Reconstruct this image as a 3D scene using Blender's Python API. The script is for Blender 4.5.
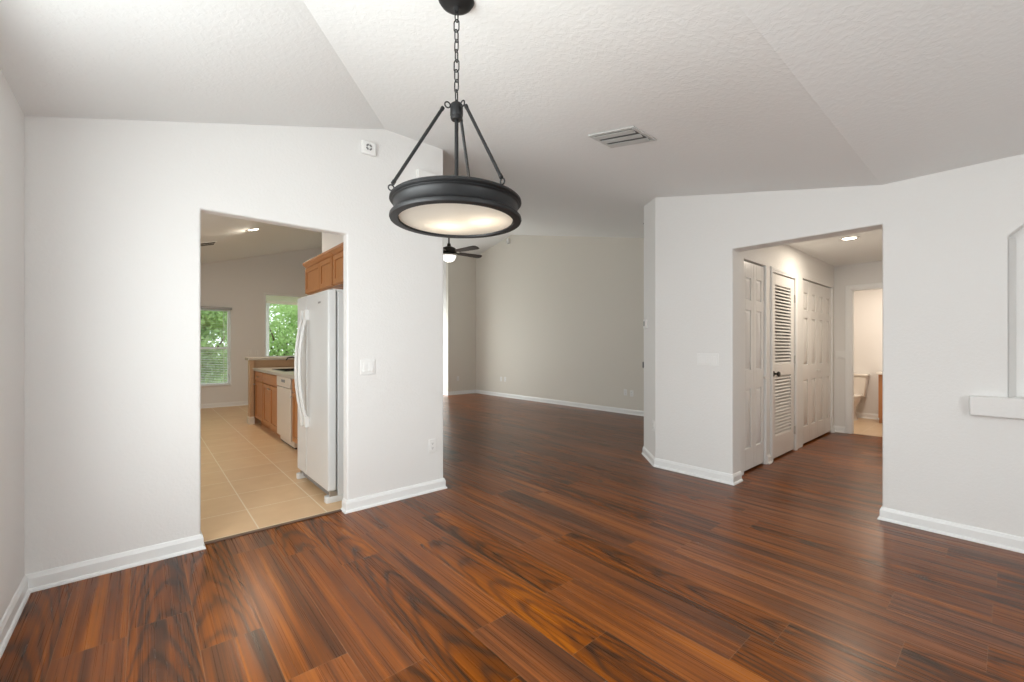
import bpy, bmesh, math, random
from mathutils import Vector, Matrix
random.seed(7)
sc = bpy.context.scene
for o in list(bpy.data.objects):
    bpy.data.objects.remove(o)
COL = sc.collection
PI = math.pi

# ------------------------------------------------------------------ camera
F_PX, HORIZON, EYE = 428.5, 347.0, 1.25
YAW = math.atan(368 / F_PX)
cd = bpy.data.cameras.new('camera')
cd.sensor_width = 36.0
cd.lens = F_PX / 1024 * 36.0
cd.shift_y = (HORIZON - 341.0) / 1024
cd.clip_start, cd.clip_end = 0.05, 200
cam = bpy.data.objects.new('camera', cd)
COL.objects.link(cam)
cam.location = (0, 0, EYE)
cam.rotation_euler = (PI / 2, 0, -YAW)
sc.camera = cam

# ------------------------------------------------------------------ world, exposure, daylight
w = bpy.data.worlds.new('overcast_sky')
sc.world = w
w.use_nodes = True
bg = w.node_tree.nodes['Background']
bg.inputs[0].default_value = (0.86, 0.94, 1.0, 1)
bg.inputs[1].default_value = 2.2
sc.view_settings.view_transform = 'Standard'
sc.view_settings.look = 'None'
sc.view_settings.exposure = 0.07
sc.view_settings.gamma = 1.0
sc.view_settings.use_curve_mapping = False
sc.cycles.max_bounces = 10
sc.cycles.diffuse_bounces = 6
sc.cycles.transparent_max_bounces = 16


def area(name, loc, direction, sx, sy, watts, color=(1, 1, 1), spread=None):
    d = bpy.data.lights.new(name, 'AREA')
    d.shape = 'RECTANGLE'
    d.size, d.size_y = sx, sy
    d.energy = watts
    d.color = color
    if spread:
        d.spread = spread
    o = bpy.data.objects.new(name, d)
    COL.objects.link(o)
    o.location = loc
    o.rotation_euler = Vector(direction).to_track_quat('-Z', 'Y').to_euler()
    return o


DAY = (0.955, 1.0, 0.985)
XLW = -0.46
# daylight through windows and glass doors, plus an added kitchen fill (lamps stand just outside the glass)
area('daylight_left_window', (XLW - 0.18, 1.48, 1.38), (1, 0.0, -0.12), 1.55, 1.45, 74, DAY)
area('daylight_dining_window', (1.05, -2.34, 1.3), (0, 1, 0.2), 2.0, 1.6, 36, DAY)
area('daylight_living_door', (4.80, 10.52, 1.05), (0, -1, 0), 1.9, 1.9, 95, DAY)
area('kitchen_side_fill', (-1.48, 5.4, 1.3), (1, 0, 0), 1.9, 1.5, 17, DAY)  # fill lamp added to brighten the kitchen from an unseen side


# ------------------------------------------------------------------ materials
def new_mat(name):
    m = bpy.data.materials.new(name)
    m.use_nodes = True
    nt = m.node_tree
    return m, nt, nt.nodes['Principled BSDF']


def N(nt, t, **kw):
    n = nt.nodes.new(t)
    for k, v in kw.items():
        setattr(n, k, v)
    return n


def math_node(nt, op, a=None, b=None, clamp=False):
    n = nt.nodes.new('ShaderNodeMath')
    n.operation = op
    n.use_clamp = clamp
    for i, v in enumerate((a, b)):
        if v is None:
            continue
        if isinstance(v, (int, float)):
            n.inputs[i].default_value = v
        else:
            nt.links.new(v, n.inputs[i])
    return n.outputs[0]


def plain(name, col, rough=0.5, metal=0.0, bump=0.0, bscale=60.0, bdist=0.002, var=0.0, spec=None):
    m, nt, b = new_mat(name)
    b.inputs['Base Color'].default_value = (*col, 1)
    b.inputs['Roughness'].default_value = rough
    b.inputs['Metallic'].default_value = metal
    if spec is not None:
        b.inputs['Specular IOR Level'].default_value = spec
    tc = N(nt, 'ShaderNodeTexCoord')
    if bump > 0:
        no = N(nt, 'ShaderNodeTexNoise')
        no.inputs['Scale'].default_value = bscale
        no.inputs['Detail'].default_value = 4
        nt.links.new(tc.outputs['Object'], no.inputs['Vector'])
        bp = N(nt, 'ShaderNodeBump')
        bp.inputs['Strength'].default_value = bump
        bp.inputs['Distance'].default_value = bdist
        nt.links.new(no.outputs['Fac'], bp.inputs['Height'])
        nt.links.new(bp.outputs['Normal'], b.inputs['Normal'])
    if var > 0:
        n2 = N(nt, 'ShaderNodeTexNoise')
        n2.inputs['Scale'].default_value = 3.0
        nt.links.new(tc.outputs['Object'], n2.inputs['Vector'])
        mx = N(nt, 'ShaderNodeMix', data_type='RGBA')
        mx.inputs[6].default_value = (*[c * (1 - var) for c in col], 1)
        mx.inputs[7].default_value = (*[min(1, c * (1 + var)) for c in col], 1)
        nt.links.new(n2.outputs['Fac'], mx.inputs[0])
        nt.links.new(mx.outputs[2], b.inputs['Base Color'])
    return m


def textured_paint(name, col, scale, strength, dist, rough=0.6):
    """drywall with a knock-down texture: soft blobs with flattened tops"""
    m, nt, b = new_mat(name)
    b.inputs['Base Color'].default_value = (*col, 1)
    b.inputs['Roughness'].default_value = rough
    b.inputs['Specular IOR Level'].default_value = 0.3
    tc = N(nt, 'ShaderNodeTexCoord')
    no = N(nt, 'ShaderNodeTexNoise')
    no.inputs['Scale'].default_value = scale
    no.inputs['Detail'].default_value = 3
    no.inputs['Distortion'].default_value = 0.6
    nt.links.new(tc.outputs['Object'], no.inputs['Vector'])
    r = N(nt, 'ShaderNodeValToRGB')
    r.color_ramp.elements[0].position = 0.42
    r.color_ramp.elements[1].position = 0.62
    nt.links.new(no.outputs['Fac'], r.inputs['Fac'])
    bp = N(nt, 'ShaderNodeBump')
    bp.inputs['Strength'].default_value = strength
    bp.inputs['Distance'].default_value = dist
    nt.links.new(r.outputs['Color'], bp.inputs['Height'])
    nt.links.new(bp.outputs['Normal'], b.inputs['Normal'])
    return m


def wood_floor():
    m, nt, b = new_mat('dark_plank_laminate')
    L = nt.links.new
    tc = N(nt, 'ShaderNodeTexCoord')
    sp = N(nt, 'ShaderNodeSeparateXYZ')
    L(tc.outputs['Object'], sp.inputs[0])
    X, Y = sp.outputs[0], sp.outputs[1]
    W, LEN = 0.228, 1.28
    xr = math_node(nt, 'DIVIDE', math_node(nt, 'ADD', X, 0.053 + W * 20), W)
    ix = math_node(nt, 'FLOOR', xr)
    fx = math_node(nt, 'FRACT', xr)
    wn = N(nt, 'ShaderNodeTexWhiteNoise', noise_dimensions='1D')
    L(ix, wn.inputs['W'])
    yr = math_node(nt, 'ADD', math_node(nt, 'DIVIDE', Y, LEN), math_node(nt, 'MULTIPLY', wn.outputs['Value'], 7.3))
    iy = math_node(nt, 'FLOOR', yr)
    fy = math_node(nt, 'FRACT', yr)
    cid = N(nt, 'ShaderNodeCombineXYZ')
    L(ix, cid.inputs[0]); L(iy, cid.inputs[1])
    pn = N(nt, 'ShaderNodeTexWhiteNoise', noise_dimensions='2D')
    L(cid.outputs[0], pn.inputs['Vector'])
    ps = N(nt, 'ShaderNodeSeparateColor')
    L(pn.outputs['Color'], ps.inputs[0])
    r1, r2, r3 = ps.outputs[0], ps.outputs[1], ps.outputs[2]

    def streak(sx, sy, detail, dist, seed):
        c = N(nt, 'ShaderNodeCombineXYZ')
        L(math_node(nt, 'MULTIPLY', X, sx), c.inputs[0])
        L(math_node(nt, 'MULTIPLY', Y, sy), c.inputs[1])
        L(math_node(nt, 'ADD', math_node(nt, 'MULTIPLY', r1, 37.0), seed), c.inputs[2])
        n = N(nt, 'ShaderNodeTexNoise')
        n.inputs['Scale'].default_value = 1.0
        n.inputs['Detail'].default_value = detail
        n.inputs['Roughness'].default_value = 0.6
        n.inputs['Distortion'].default_value = dist
        L(c.outputs[0], n.inputs['Vector'])
        return n.outputs['Fac']

    broad = streak(11, 0.5, 1, 0.9, 0.0)
    mid = streak(44, 0.36, 3, 0.6, 11.0)
    fine = streak(190, 1.3, 1, 0.1, 23.0)
    # cathedral figure: parabolic rings about a line inside the plank
    u = math_node(nt, 'SUBTRACT', fx, math_node(nt, 'ADD', math_node(nt, 'MULTIPLY', r3, 0.4), 0.3))
    u2 = math_node(nt, 'MULTIPLY', math_node(nt, 'MULTIPLY', u, u), 7.5)
    wob = streak(9, 2.2, 2, 0.0, 5.0)
    ph = math_node(nt, 'ADD', math_node(nt, 'ADD', math_node(nt, 'MULTIPLY', fy, 4.0), u2), math_node(nt, 'MULTIPLY', wob, 1.6))
    ring = math_node(nt, 'ADD', math_node(nt, 'MULTIPLY', math_node(nt, 'SINE', math_node(nt, 'MULTIPLY', ph, 7.0)), 0.5), 0.5)
    ringw = math_node(nt, 'MULTIPLY', math_node(nt, 'GREATER_THAN', r2, 0.52), 0.15)
    v = math_node(nt, 'ADD', math_node(nt, 'MULTIPLY', broad, 0.60), math_node(nt, 'MULTIPLY', mid, 0.44))
    v = math_node(nt, 'ADD', v, math_node(nt, 'MULTIPLY', fine, 0.20))
    v = math_node(nt, 'SUBTRACT', v, math_node(nt, 'MULTIPLY', math_node(nt, 'POWER', ring, 3.0), ringw))
    v = math_node(nt, 'ADD', v, math_node(nt, 'MULTIPLY', math_node(nt, 'SUBTRACT', r1, 0.5), 0.09))
    v = math_node(nt, 'SUBTRACT', v, 0.095)
    rp = N(nt, 'ShaderNodeValToRGB')
    e = rp.color_ramp.elements
    e[0].position, e[0].color = 0.28, (0.039, 0.017, 0.008, 1)
    e[1].position, e[1].color = 0.74, (0.353, 0.119, 0.030, 1)
    for p, c in ((0.40, (0.080, 0.030, 0.013, 1)), (0.50, (0.147, 0.048, 0.016, 1)), (0.60, (0.218, 0.069, 0.020, 1))):
        k = e.new(p); k.color = c
    L(v, rp.inputs['Fac'])
    # some planks are greyer
    hs = N(nt, 'ShaderNodeHueSaturation')
    L(math_node(nt, 'ADD', math_node(nt, 'MULTIPLY', r2, 0.22), 0.98), hs.inputs['Saturation'])
    L(rp.outputs['Color'], hs.inputs['Color'])
    # micro-bevel seams, their edge highlight painted in as a lighter line
    dx = math_node(nt, 'MULTIPLY', math_node(nt, 'MINIMUM', fx, math_node(nt, 'SUBTRACT', 1.0, fx)), W)
    dy = math_node(nt, 'MULTIPLY', math_node(nt, 'MINIMUM', fy, math_node(nt, 'SUBTRACT', 1.0, fy)), LEN)
    dm = math_node(nt, 'MINIMUM', dx, dy)
    seam = math_node(nt, 'SUBTRACT', 1.0, math_node(nt, 'DIVIDE', dm, 0.0016), clamp=True)
    mx = N(nt, 'ShaderNodeMix', data_type='RGBA')
    L(math_node(nt, 'MULTIPLY', seam, 0.55), mx.inputs[0])
    L(hs.outputs['Color'], mx.inputs[6])
    mx.inputs[7].default_value = (0.30, 0.17, 0.09, 1)
    L(mx.outputs[2], b.inputs['Base Color'])
    b.inputs['Roughness'].default_value = 0.27
    b.inputs['Specular IOR Level'].default_value = 0.27
    rr = N(nt, 'ShaderNodeMapRange')
    L(fine, rr.inputs[0])
    rr.inputs[3].default_value = 0.22
    rr.inputs[4].default_value = 0.36
    L(rr.outputs[0], b.inputs['Roughness'])
    bp = N(nt, 'ShaderNodeBump')
    bp.inputs['Strength'].default_value = 0.10
    bp.inputs['Distance'].default_value = 0.001
    L(math_node(nt, 'SUBTRACT', fine, seam), bp.inputs['Height'])
    L(bp.outputs['Normal'], b.inputs['Normal'])
    return m


def tile_floor(name, col1, col2, grout, size, ox, oy, gw=0.006):
    m, nt, b = new_mat(name)
    L = nt.links.new
    tc = N(nt, 'ShaderNodeTexCoord')
    sp = N(nt, 'ShaderNodeSeparateXYZ')
    L(tc.outputs['Object'], sp.inputs[0])
    fs, ids = [], []
    for o_, off in ((sp.outputs[0], ox), (sp.outputs[1], oy)):
        r = math_node(nt, 'DIVIDE', math_node(nt, 'ADD', o_, 20 * size - off), size)
        ids.append(math_node(nt, 'FLOOR', r))
        f = math_node(nt, 'FRACT', r)
        fs.append(math_node(nt, 'MULTIPLY', math_node(nt, 'MINIMUM', f, math_node(nt, 'SUBTRACT', 1.0, f)), size))
    d = math_node(nt, 'MINIMUM', fs[0], fs[1])
    g = math_node(nt, 'LESS_THAN', d, gw / 2)
    c = N(nt, 'ShaderNodeCombineXYZ')
    L(ids[0], c.inputs[0]); L(ids[1], c.inputs[1])
    wn = N(nt, 'ShaderNodeTexWhiteNoise', noise_dimensions='2D')
    L(c.outputs[0], wn.inputs['Vector'])
    no = N(nt, 'ShaderNodeTexNoise')
    no.inputs['Scale'].default_value = 6
    no.inputs['Detail'].default_value = 6
    L(tc.outputs['Object'], no.inputs['Vector'])
    f = math_node(nt, 'ADD', math_node(nt, 'MULTIPLY', no.outputs['Fac'], 0.9), math_node(nt, 'MULTIPLY', wn.outputs['Value'], 0.2), clamp=True)
    m1 = N(nt, 'ShaderNodeMix', data_type='RGBA')
    L(f, m1.inputs[0])
    m1.inputs[6].default_value = (*col1, 1)
    m1.inputs[7].default_value = (*col2, 1)
    m2 = N(nt, 'ShaderNodeMix', data_type='RGBA')
    L(g, m2.inputs[0])
    L(m1.outputs[2], m2.inputs[6])
    m2.inputs[7].default_value = (*grout, 1)
    L(m2.outputs[2], b.inputs['Base Color'])
    b.inputs['Roughness'].default_value = 0.38
    bp = N(nt, 'ShaderNodeBump')
    bp.inputs['Strength'].default_value = 0.4
    bp.inputs['Distance'].default_value = 0.002
    L(math_node(nt, 'SUBTRACT', 1.0, g), bp.inputs['Height'])
    L(bp.outputs['Normal'], b.inputs['Normal'])
    return m


def cabinet_wood(name, a, c, rough=0.38, axis='Z'):
    m, nt, b = new_mat(name)
    L = nt.links.new
    tc = N(nt, 'ShaderNodeTexCoord')
    mp = N(nt, 'ShaderNodeMapping')
    s = {'Z': (40, 40, 2.2), 'Y': (40, 2.2, 40), 'X': (2.2, 40, 40)}[axis]
    mp.inputs['Scale'].default_value = s
    L(tc.outputs['Object'], mp.inputs['Vector'])
    no = N(nt, 'ShaderNodeTexNoise')
    no.inputs['Scale'].default_value = 1
    no.inputs['Detail'].default_value = 4
    no.inputs['Distortion'].default_value = 0.8
    L(mp.outputs[0], no.inputs['Vector'])
    mx = N(nt, 'ShaderNodeMix', data_type='RGBA')
    L(no.outputs['Fac'], mx.inputs[0])
    mx.inputs[6].default_value = (*a, 1)
    mx.inputs[7].default_value = (*c, 1)
    L(mx.outputs[2], b.inputs['Base Color'])
    b.inputs['Roughness'].default_value = rough
    return m


def glass_mat(name, tint=(1, 1, 1), gloss=0.06):
    m, nt, b = new_mat(name)
    nt.nodes.remove(b)
    out = nt.nodes['Material Output']
    tr = N(nt, 'ShaderNodeBsdfTransparent')
    tr.inputs[0].default_value = (*tint, 1)
    gl = N(nt, 'ShaderNodeBsdfGlossy')
    gl.inputs['Roughness'].default_value = 0.02
    mx = N(nt, 'ShaderNodeMixShader')
    mx.inputs[0].default_value = gloss
    nt.links.new(tr.outputs[0], mx.inputs[1])
    nt.links.new(gl.outputs[0], mx.inputs[2])
    nt.links.new(mx.outputs[0], out.inputs[0])
    return m


def glow(name, col, strength, base=(0.9, 0.9, 0.9)):
    m, nt, b = new_mat(name)
    b.inputs['Base Color'].default_value = (*base, 1)
    b.inputs['Emission Color'].default_value = (*col, 1)
    b.inputs['Emission Strength'].default_value = strength
    return m


M = {}
M['wall'] = textured_paint('wall_paint', (0.80, 0.79, 0.775), 55, 0.16, 0.003)
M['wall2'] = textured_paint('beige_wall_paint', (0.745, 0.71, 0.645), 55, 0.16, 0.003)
M['ceil'] = textured_paint('ceiling_paint', (0.835, 0.845, 0.84), 38, 0.16, 0.004, 0.8)
M['trim'] = plain('white_trim_paint', (0.86, 0.865, 0.86), 0.32, bump=0.03, bscale=90)
M['door'] = plain('white_door_paint', (0.80, 0.785, 0.765), 0.30, bump=0.03, bscale=120)
M['plate'] = plain('white_plastic', (0.84, 0.835, 0.82), 0.35, bump=0.01)
M['slot'] = plain('dark_slot', (0.03, 0.03, 0.03), 0.6, bump=0.01)
M['grey'] = plain('grey_plastic', (0.22, 0.22, 0.22), 0.4, bump=0.01)
M['floor'] = wood_floor()
M['tile'] = tile_floor('tan_ceramic_tile', (0.64, 0.41, 0.215), (0.77, 0.53, 0.31), (0.84, 0.70, 0.53), 0.452, 0.60, 3.83, 0.008)
M['bathtile'] = tile_floor('bath_tile', (0.50, 0.36, 0.23), (0.62, 0.47, 0.32), (0.66, 0.55, 0.42), 0.33, 0.1, 0.1)
M['threshold'] = cabinet_wood('threshold_wood', (0.085, 0.042, 0.024), (0.14, 0.068, 0.036), axis='X')
M['cab'] = cabinet_wood('honey_maple', (0.39, 0.155, 0.050), (0.52, 0.23, 0.080))
M['cabh'] = cabinet_wood('honey_maple_rail', (0.40, 0.155, 0.052), (0.53, 0.23, 0.085), axis='Y')
M['post'] = cabinet_wood('pale_maple_panel', (0.47, 0.29, 0.16), (0.56, 0.36, 0.21), axis='X')
M['counter'] = plain('tan_laminate_counter', (0.46, 0.41, 0.34), 0.35, bump=0.02, var=0.12)
M['fridge'] = plain('white_enamel', (0.69, 0.69, 0.68), 0.28, bump=0.05, bscale=300, bdist=0.0006)
M['dw'] = plain('bisque_enamel', (0.66, 0.57, 0.47), 0.3, bump=0.01)
M['bronze'] = plain('oil_rubbed_bronze', (0.017, 0.017, 0.018), 0.48, 0.35, bump=0.05, bscale=150)
M['nickel'] = plain('brushed_nickel', (0.55, 0.53, 0.50), 0.35, 1.0, bump=0.02)
M['darkmetal'] = plain('dark_metal', (0.05, 0.045, 0.04), 0.35, 0.8, bump=0.02)
M['black'] = plain('black_plastic', (0.012, 0.012, 0.012), 0.4, bump=0.01)
M['blade'] = cabinet_wood('walnut_blade', (0.028, 0.017, 0.012), (0.05, 0.03, 0.02), 0.7, axis='X')
M['vent'] = plain('vent_metal', (0.62, 0.63, 0.62), 0.35, 0.35, bump=0.01)
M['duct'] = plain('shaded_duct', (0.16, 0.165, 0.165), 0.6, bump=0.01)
M['porcelain'] = plain('porcelain', (0.82, 0.78, 0.72), 0.12, bump=0.01)
M['glass'] = glass_mat('window_glass')
M['blind'] = plain('white_blind_slat', (0.80, 0.82, 0.80), 0.5, bump=0.01)
M['leaf'] = plain('leaf_green', (0.40, 0.56, 0.24), 0.6, bump=0.02, var=0.4)
_nt = M['leaf'].node_tree
_tl = N(_nt, 'ShaderNodeBsdfTranslucent')
_tl.inputs[0].default_value = (0.55, 0.72, 0.30, 1)
_mx = N(_nt, 'ShaderNodeMixShader')
_mx.inputs[0].default_value = 0.5
_nt.links.new(_nt.nodes['Principled BSDF'].outputs[0], _mx.inputs[1])
_nt.links.new(_tl.outputs[0], _mx.inputs[2])
_nt.links.new(_mx.outputs[0], _nt.nodes['Material Output'].inputs[0])
M['bark'] = plain('bark', (0.12, 0.08, 0.05), 0.9, bump=0.5, bscale=25, bdist=0.02)
M['lawn'] = plain('lawn', (0.12, 0.22, 0.06), 0.9, bump=0.4, bscale=80, bdist=0.02, var=0.3)
M['soffit'] = plain('beige_soffit', (0.74, 0.66, 0.55), 0.7, bump=0.05)
M['concrete'] = plain('pale_concrete', (0.62, 0.57, 0.50), 0.85, bump=0.2, bscale=40, var=0.1)
M['rod'] = plain('pewter_rod', (0.35, 0.34, 0.33), 0.4, 0.6, bump=0.01)
M['bulb'] = glow('lit_bulb', (1.0, 0.82, 0.60), 12.0)
M['can'] = glow('lit_downlight', (1.0, 0.90, 0.74), 9.0)
M['bowl'] = glow('lit_bowl_glass', (1.0, 0.97, 0.92), 1.1)
# frosted diffuser of the pendant
fm, fnt, fb = new_mat('frosted_glass')
fb.inputs['Base Color'].default_value = (0.93, 0.90, 0.84, 1)
fb.inputs['Roughness'].default_value = 0.45
fb.inputs['Transmission Weight'].default_value = 0.0
fb.inputs['Subsurface Weight'].default_value = 0.0
tl = N(fnt, 'ShaderNodeBsdfTranslucent')
tl.inputs[0].default_value = (0.80, 0.77, 0.72, 1)
tr_ = N(fnt, 'ShaderNodeBsdfRefraction')
tr_.inputs['Roughness'].default_value = 0.48
tr_.inputs['IOR'].default_value = 1.02
tr_.inputs[0].default_value = (1, 0.96, 0.9, 1)
mxa = N(fnt, 'ShaderNodeMixShader'); mxa.inputs[0].default_value = 0.06
mxb = N(fnt, 'ShaderNodeMixShader'); mxb.inputs[0].default_value = 0.35
fnt.links.new(tl.outputs[0], mxa.inputs[1]); fnt.links.new(tr_.outputs[0], mxa.inputs[2])
fnt.links.new(mxa.outputs[0], mxb.inputs[1]); fnt.links.new(fb.outputs[0], mxb.inputs[2])
fnt.links.new(mxb.outputs[0], fnt.nodes['Material Output'].inputs[0])
M['frost'] = fm

# ------------------------------------------------------------------ mesh helpers
ORG = {}          # world origin of every object whose mesh we build in world coordinates


class MB:
    def __init__(self, mtx=None):
        self.bm = bmesh.new()
        self.m = mtx or Matrix.Identity(4)

    def v(self, p):
        return self.bm.verts.new(self.m @ Vector(p))

    def face(self, pts):
        try:
            return self.bm.faces.new([self.v(p) for p in pts])
        except ValueError:
            return None

    def hexa(self, p):
        """p: 8 points, bottom ring then top ring"""
        vs = [self.v(q) for q in p]
        for f in ((3, 2, 1, 0), (4, 5, 6, 7), (0, 1, 5, 4), (1, 2, 6, 5), (2, 3, 7, 6), (3, 0, 4, 7)):
            self.bm.faces.new([vs[i] for i in f])

    def box(self, x0, x1, y0, y1, z0, z1):
        self.hexa([(x0, y0, z0), (x1, y0, z0), (x1, y1, z0), (x0, y1, z0),
                   (x0, y0, z1), (x1, y0, z1), (x1, y1, z1), (x0, y1, z1)])

    def frustum(self, x0, x1, z0, z1, ya, yb, inset):
        """raised panel: base rectangle at depth ya, smaller one at depth yb"""
        i = inset
        self.hexa([(x0, ya, z0), (x1, ya, z0), (x1, ya, z1), (x0, ya, z1),
                   (x0 + i, yb, z0 + i), (x1 - i, yb, z0 + i), (x1 - i, yb, z1 - i), (x0 + i, yb, z1 - i)])

    def prism(self, foot, z0, ztop):
        n = len(foot)
        b = [self.v((x, y, z0)) for x, y in foot]
        t = [self.v((x, y, ztop(x, y) if callable(ztop) else ztop)) for x, y in foot]
        self.bm.faces.new(b[::-1]); self.bm.faces.new(t)
        for i in range(n):
            j = (i + 1) % n
            self.bm.faces.new((b[i], b[j], t[j], t[i]))

    def lathe(self, prof, c, seg=48, axis=None, cap=True):
        """prof: (radius, height) list; axis: matrix taking z to the axis"""
        a = axis or Matrix.Identity(3)
        c = Vector(c)
        rings = []
        for r, h in prof:
            if r < 1e-6:
                rings.append([self.v(c + a @ Vector((0, 0, h)))])
            else:
                rings.append([self.v(c + a @ Vector((r * math.cos(2 * PI * k / seg), r * math.sin(2 * PI * k / seg), h))) for k in range(seg)])
        for A, B in zip(rings, rings[1:]):
            for k in range(seg):
                j = (k + 1) % seg
                if len(A) == 1 and len(B) == 1:
                    continue
                if len(A) == 1:
                    self.bm.faces.new((A[0], B[k], B[j]))
                elif len(B) == 1:
                    self.bm.faces.new((A[k], A[j], B[0]))
                else:
                    self.bm.faces.new((A[k], A[j], B[j], B[k]))
        if cap:
            for R in (rings[0], rings[-1]):
                if len(R) > 1:
                    self.bm.faces.new(R)

    def tube(self, pts, r, seg=10, closed=False, rx=None):
        """sweep a circle (or ellipse r x rx) along a polyline"""
        pts = [Vector(p) for p in pts]
        n = len(pts)
        rings = []
        up = Vector((0, 0, 1))
        prev = None
        for i in range(n):
            if closed:
                t = pts[(i + 1) % n] - pts[i - 1]
            else:
                t = pts[min(i + 1, n - 1)] - pts[max(i - 1, 0)]
            t.normalize()
            if prev is None:
                a = t.cross(up)
                if a.length < 1e-3:
                    a = t.cross(Vector((1, 0, 0)))
            else:
                a = prev - t * prev.dot(t)
            a.normalize()
            prev = a
            b_ = t.cross(a)
            rr = r[i] if isinstance(r, (list, tuple)) else r
            ry = rx if rx else rr
            rings.append([self.v(pts[i] + a * rr * math.cos(2 * PI * k / seg) + b_ * ry * math.sin(2 * PI * k / seg)) for k in range(seg)])
        m = n if closed else n - 1
        for i in range(m):
            A, B = rings[i], rings[(i + 1) % n]
            for k in range(seg):
                j = (k + 1) % seg
                self.bm.faces.new((A[k], A[j], B[j], B[k]))
        if not closed:
            self.bm.faces.new(rings[0]); self.bm.faces.new(rings[-1])

    def build(self, name, mat, parent=None, smooth=False, bevel=0.0, bseg=2, origin=None, bangle=35, flat=False):
        me = bpy.data.meshes.new(name)
        bmesh.ops.recalc_face_normals(self.bm, faces=self.bm.faces)
        org = ORG.get(parent, Vector((0, 0, 0))) if parent else Vector(origin or (0, 0, 0))
        for v in self.bm.verts:
            v.co -= org
        self.bm.to_mesh(me)
        self.bm.free()
        me.materials.append(mat)
        o = bpy.data.objects.new(name, me)
        COL.objects.link(o)
        ORG[o] = org
        if parent:
            o.parent = parent
        elif origin:
            o.location = origin
        if smooth:
            me.shade_smooth()
            me.set_sharp_from_angle(angle=math.radians(38))
        if bevel > 0:
            md = o.modifiers.new('bevel', 'BEVEL')
            md.width = bevel
            md.segments = bseg
            md.limit_method = 'ANGLE'
            md.angle_limit = math.radians(bangle)
            md.harden_normals = False
            if bseg > 1 and not flat:
                me.shade_smooth()
                me.set_sharp_from_angle(angle=math.radians(50))
        return o


def thing(name, label, cat, loc=(0, 0, 0), group=None):
    o = bpy.data.objects.new(name, None)
    COL.objects.link(o)
    o.empty_display_size = 0.05
    o.location = loc
    ORG[o] = Vector(loc)
    o['label'] = label
    o['category'] = cat
    if group:
        o['group'] = group
    return o


def tag(o, label, cat, group=None):
    o['label'] = label
    o['category'] = cat
    if group:
        o['group'] = group
    return o


def structure(o):
    o['kind'] = 'structure'
    return o


def dup(root, loc, rotz, label, group=None):
    def cp(src, par):
        c = src.copy()
        COL.objects.link(c)
        if par:
            c.parent = par
        for ch in list(src.children):
            cp(ch, c)
        return c
    kids_guard = list(root.children)
    r = cp(root, None)
    r.location = loc
    r.rotation_euler = (0, 0, rotz)
    r['label'] = label
    if group:
        r['group'] = group
    return r


def s_empty(name, loc):
    o = bpy.data.objects.new(name, None)
    COL.objects.link(o)
    o.empty_display_size = 0.05
    o.location = loc
    ORG[o] = Vector(loc)
    return structure(o)


def wall(name, axis, p0, p1, a0, a1, holes, top, cuts=(), bevel=0.012, mat='wall'):
    """wall lying along 'X' or 'Y' between faces p0 and p1, from a0 to a1, with rectangular
    holes (a, b, z0, z1), its upper edge following top(a). Only the outer skin is built."""
    As = sorted({a0, a1, *cuts, *[h[0] for h in holes], *[h[1] for h in holes]})
    Zs = sorted({0.0, *[h[2] for h in holes], *[h[3] for h in holes]})
    Zs = [z for z in Zs if z >= 0] + [None]

    def solid(i, k):
        if i < 0 or k < 0 or i >= len(As) - 1 or k >= len(Zs) - 1:
            return False
        ca = (As[i] + As[i + 1]) / 2
        cz = Zs[k] + 0.01
        return not any(h[0] < ca < h[1] and h[2] <= cz < h[3] for h in holes)
    mb = MB()
    cache = {}

    def vert(p, i, k):
        key = (p, i, k)
        if key not in cache:
            z = top(As[i]) if Zs[k] is None else Zs[k]
            cache[key] = mb.v((As[i], p, z) if axis == 'X' else (p, As[i], z))
        return cache[key]
    for i in range(len(As) - 1):
        for k in range(len(Zs) - 1):
            if not solid(i, k):
                continue
            for p in (p0, p1):
                mb.bm.faces.new([vert(p, i, k), vert(p, i + 1, k), vert(p, i + 1, k + 1), vert(p, i, k + 1)])
            for (di, dk, e) in ((-1, 0, ((i, k), (i, k + 1))), (1, 0, ((i + 1, k), (i + 1, k + 1))),
                                (0, -1, ((i, k), (i + 1, k))), (0, 1, ((i, k + 1), (i + 1, k + 1)))):
                if not solid(i + di, k + dk):
                    (ia, ka), (ib, kb) = e
                    mb.bm.faces.new([vert(p0, ia, ka), vert(p0, ib, kb), vert(p1, ib, kb), vert(p1, ia, ka)])
    o = mb.build(name, M[mat], bevel=bevel, bseg=3, flat=True)
    return structure(o)


BB = [(0, 0), (0.024, 0), (0.024, 0.006), (0.020, 0.015), (0.013, 0.020), (0.013, 0.068), (0.009, 0.078), (0.006, 0.088), (0, 0.092)]


def sweep(path, prof):
    """sweep a profile (offset to the left of the path, height) along a floor polyline with mitred corners"""
    mb = MB()
    P = [Vector((x, y, 0)) for x, y in path]
    n = len(P)
    nor = []
    for i in range(n - 1):
        d = (P[i + 1] - P[i]).normalized()
        nor.append(Vector((-d.y, d.x, 0)))
    rings = []
    for i in range(n):
        if i == 0:
            mv = nor[0]
        elif i == n - 1:
            mv = nor[-1]
        else:
            s = nor[i - 1] + nor[i]
            mv = s / (1 + nor[i - 1].dot(nor[i]))
        rings.append([mb.v(P[i] + mv * o + Vector((0, 0, h))) for o, h in prof])
    k = len(prof)
    for A, B in zip(rings, rings[1:]):
        for i in range(k):
            j = (i + 1) % k
            mb.bm.faces.new((A[i], A[j], B[j], B[i]))
    mb.bm.faces.new(rings[0]); mb.bm.faces.new(rings[-1])
    return mb


def baseboard(name, path):
    return structure(sweep(path, BB).build(name, M['trim']))


# ------------------------------------------------------------------ room shell
Z0 = 2.425
YC = 0.61
SL = 0.214
XL = -0.46
RIDGE = 8.0


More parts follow.
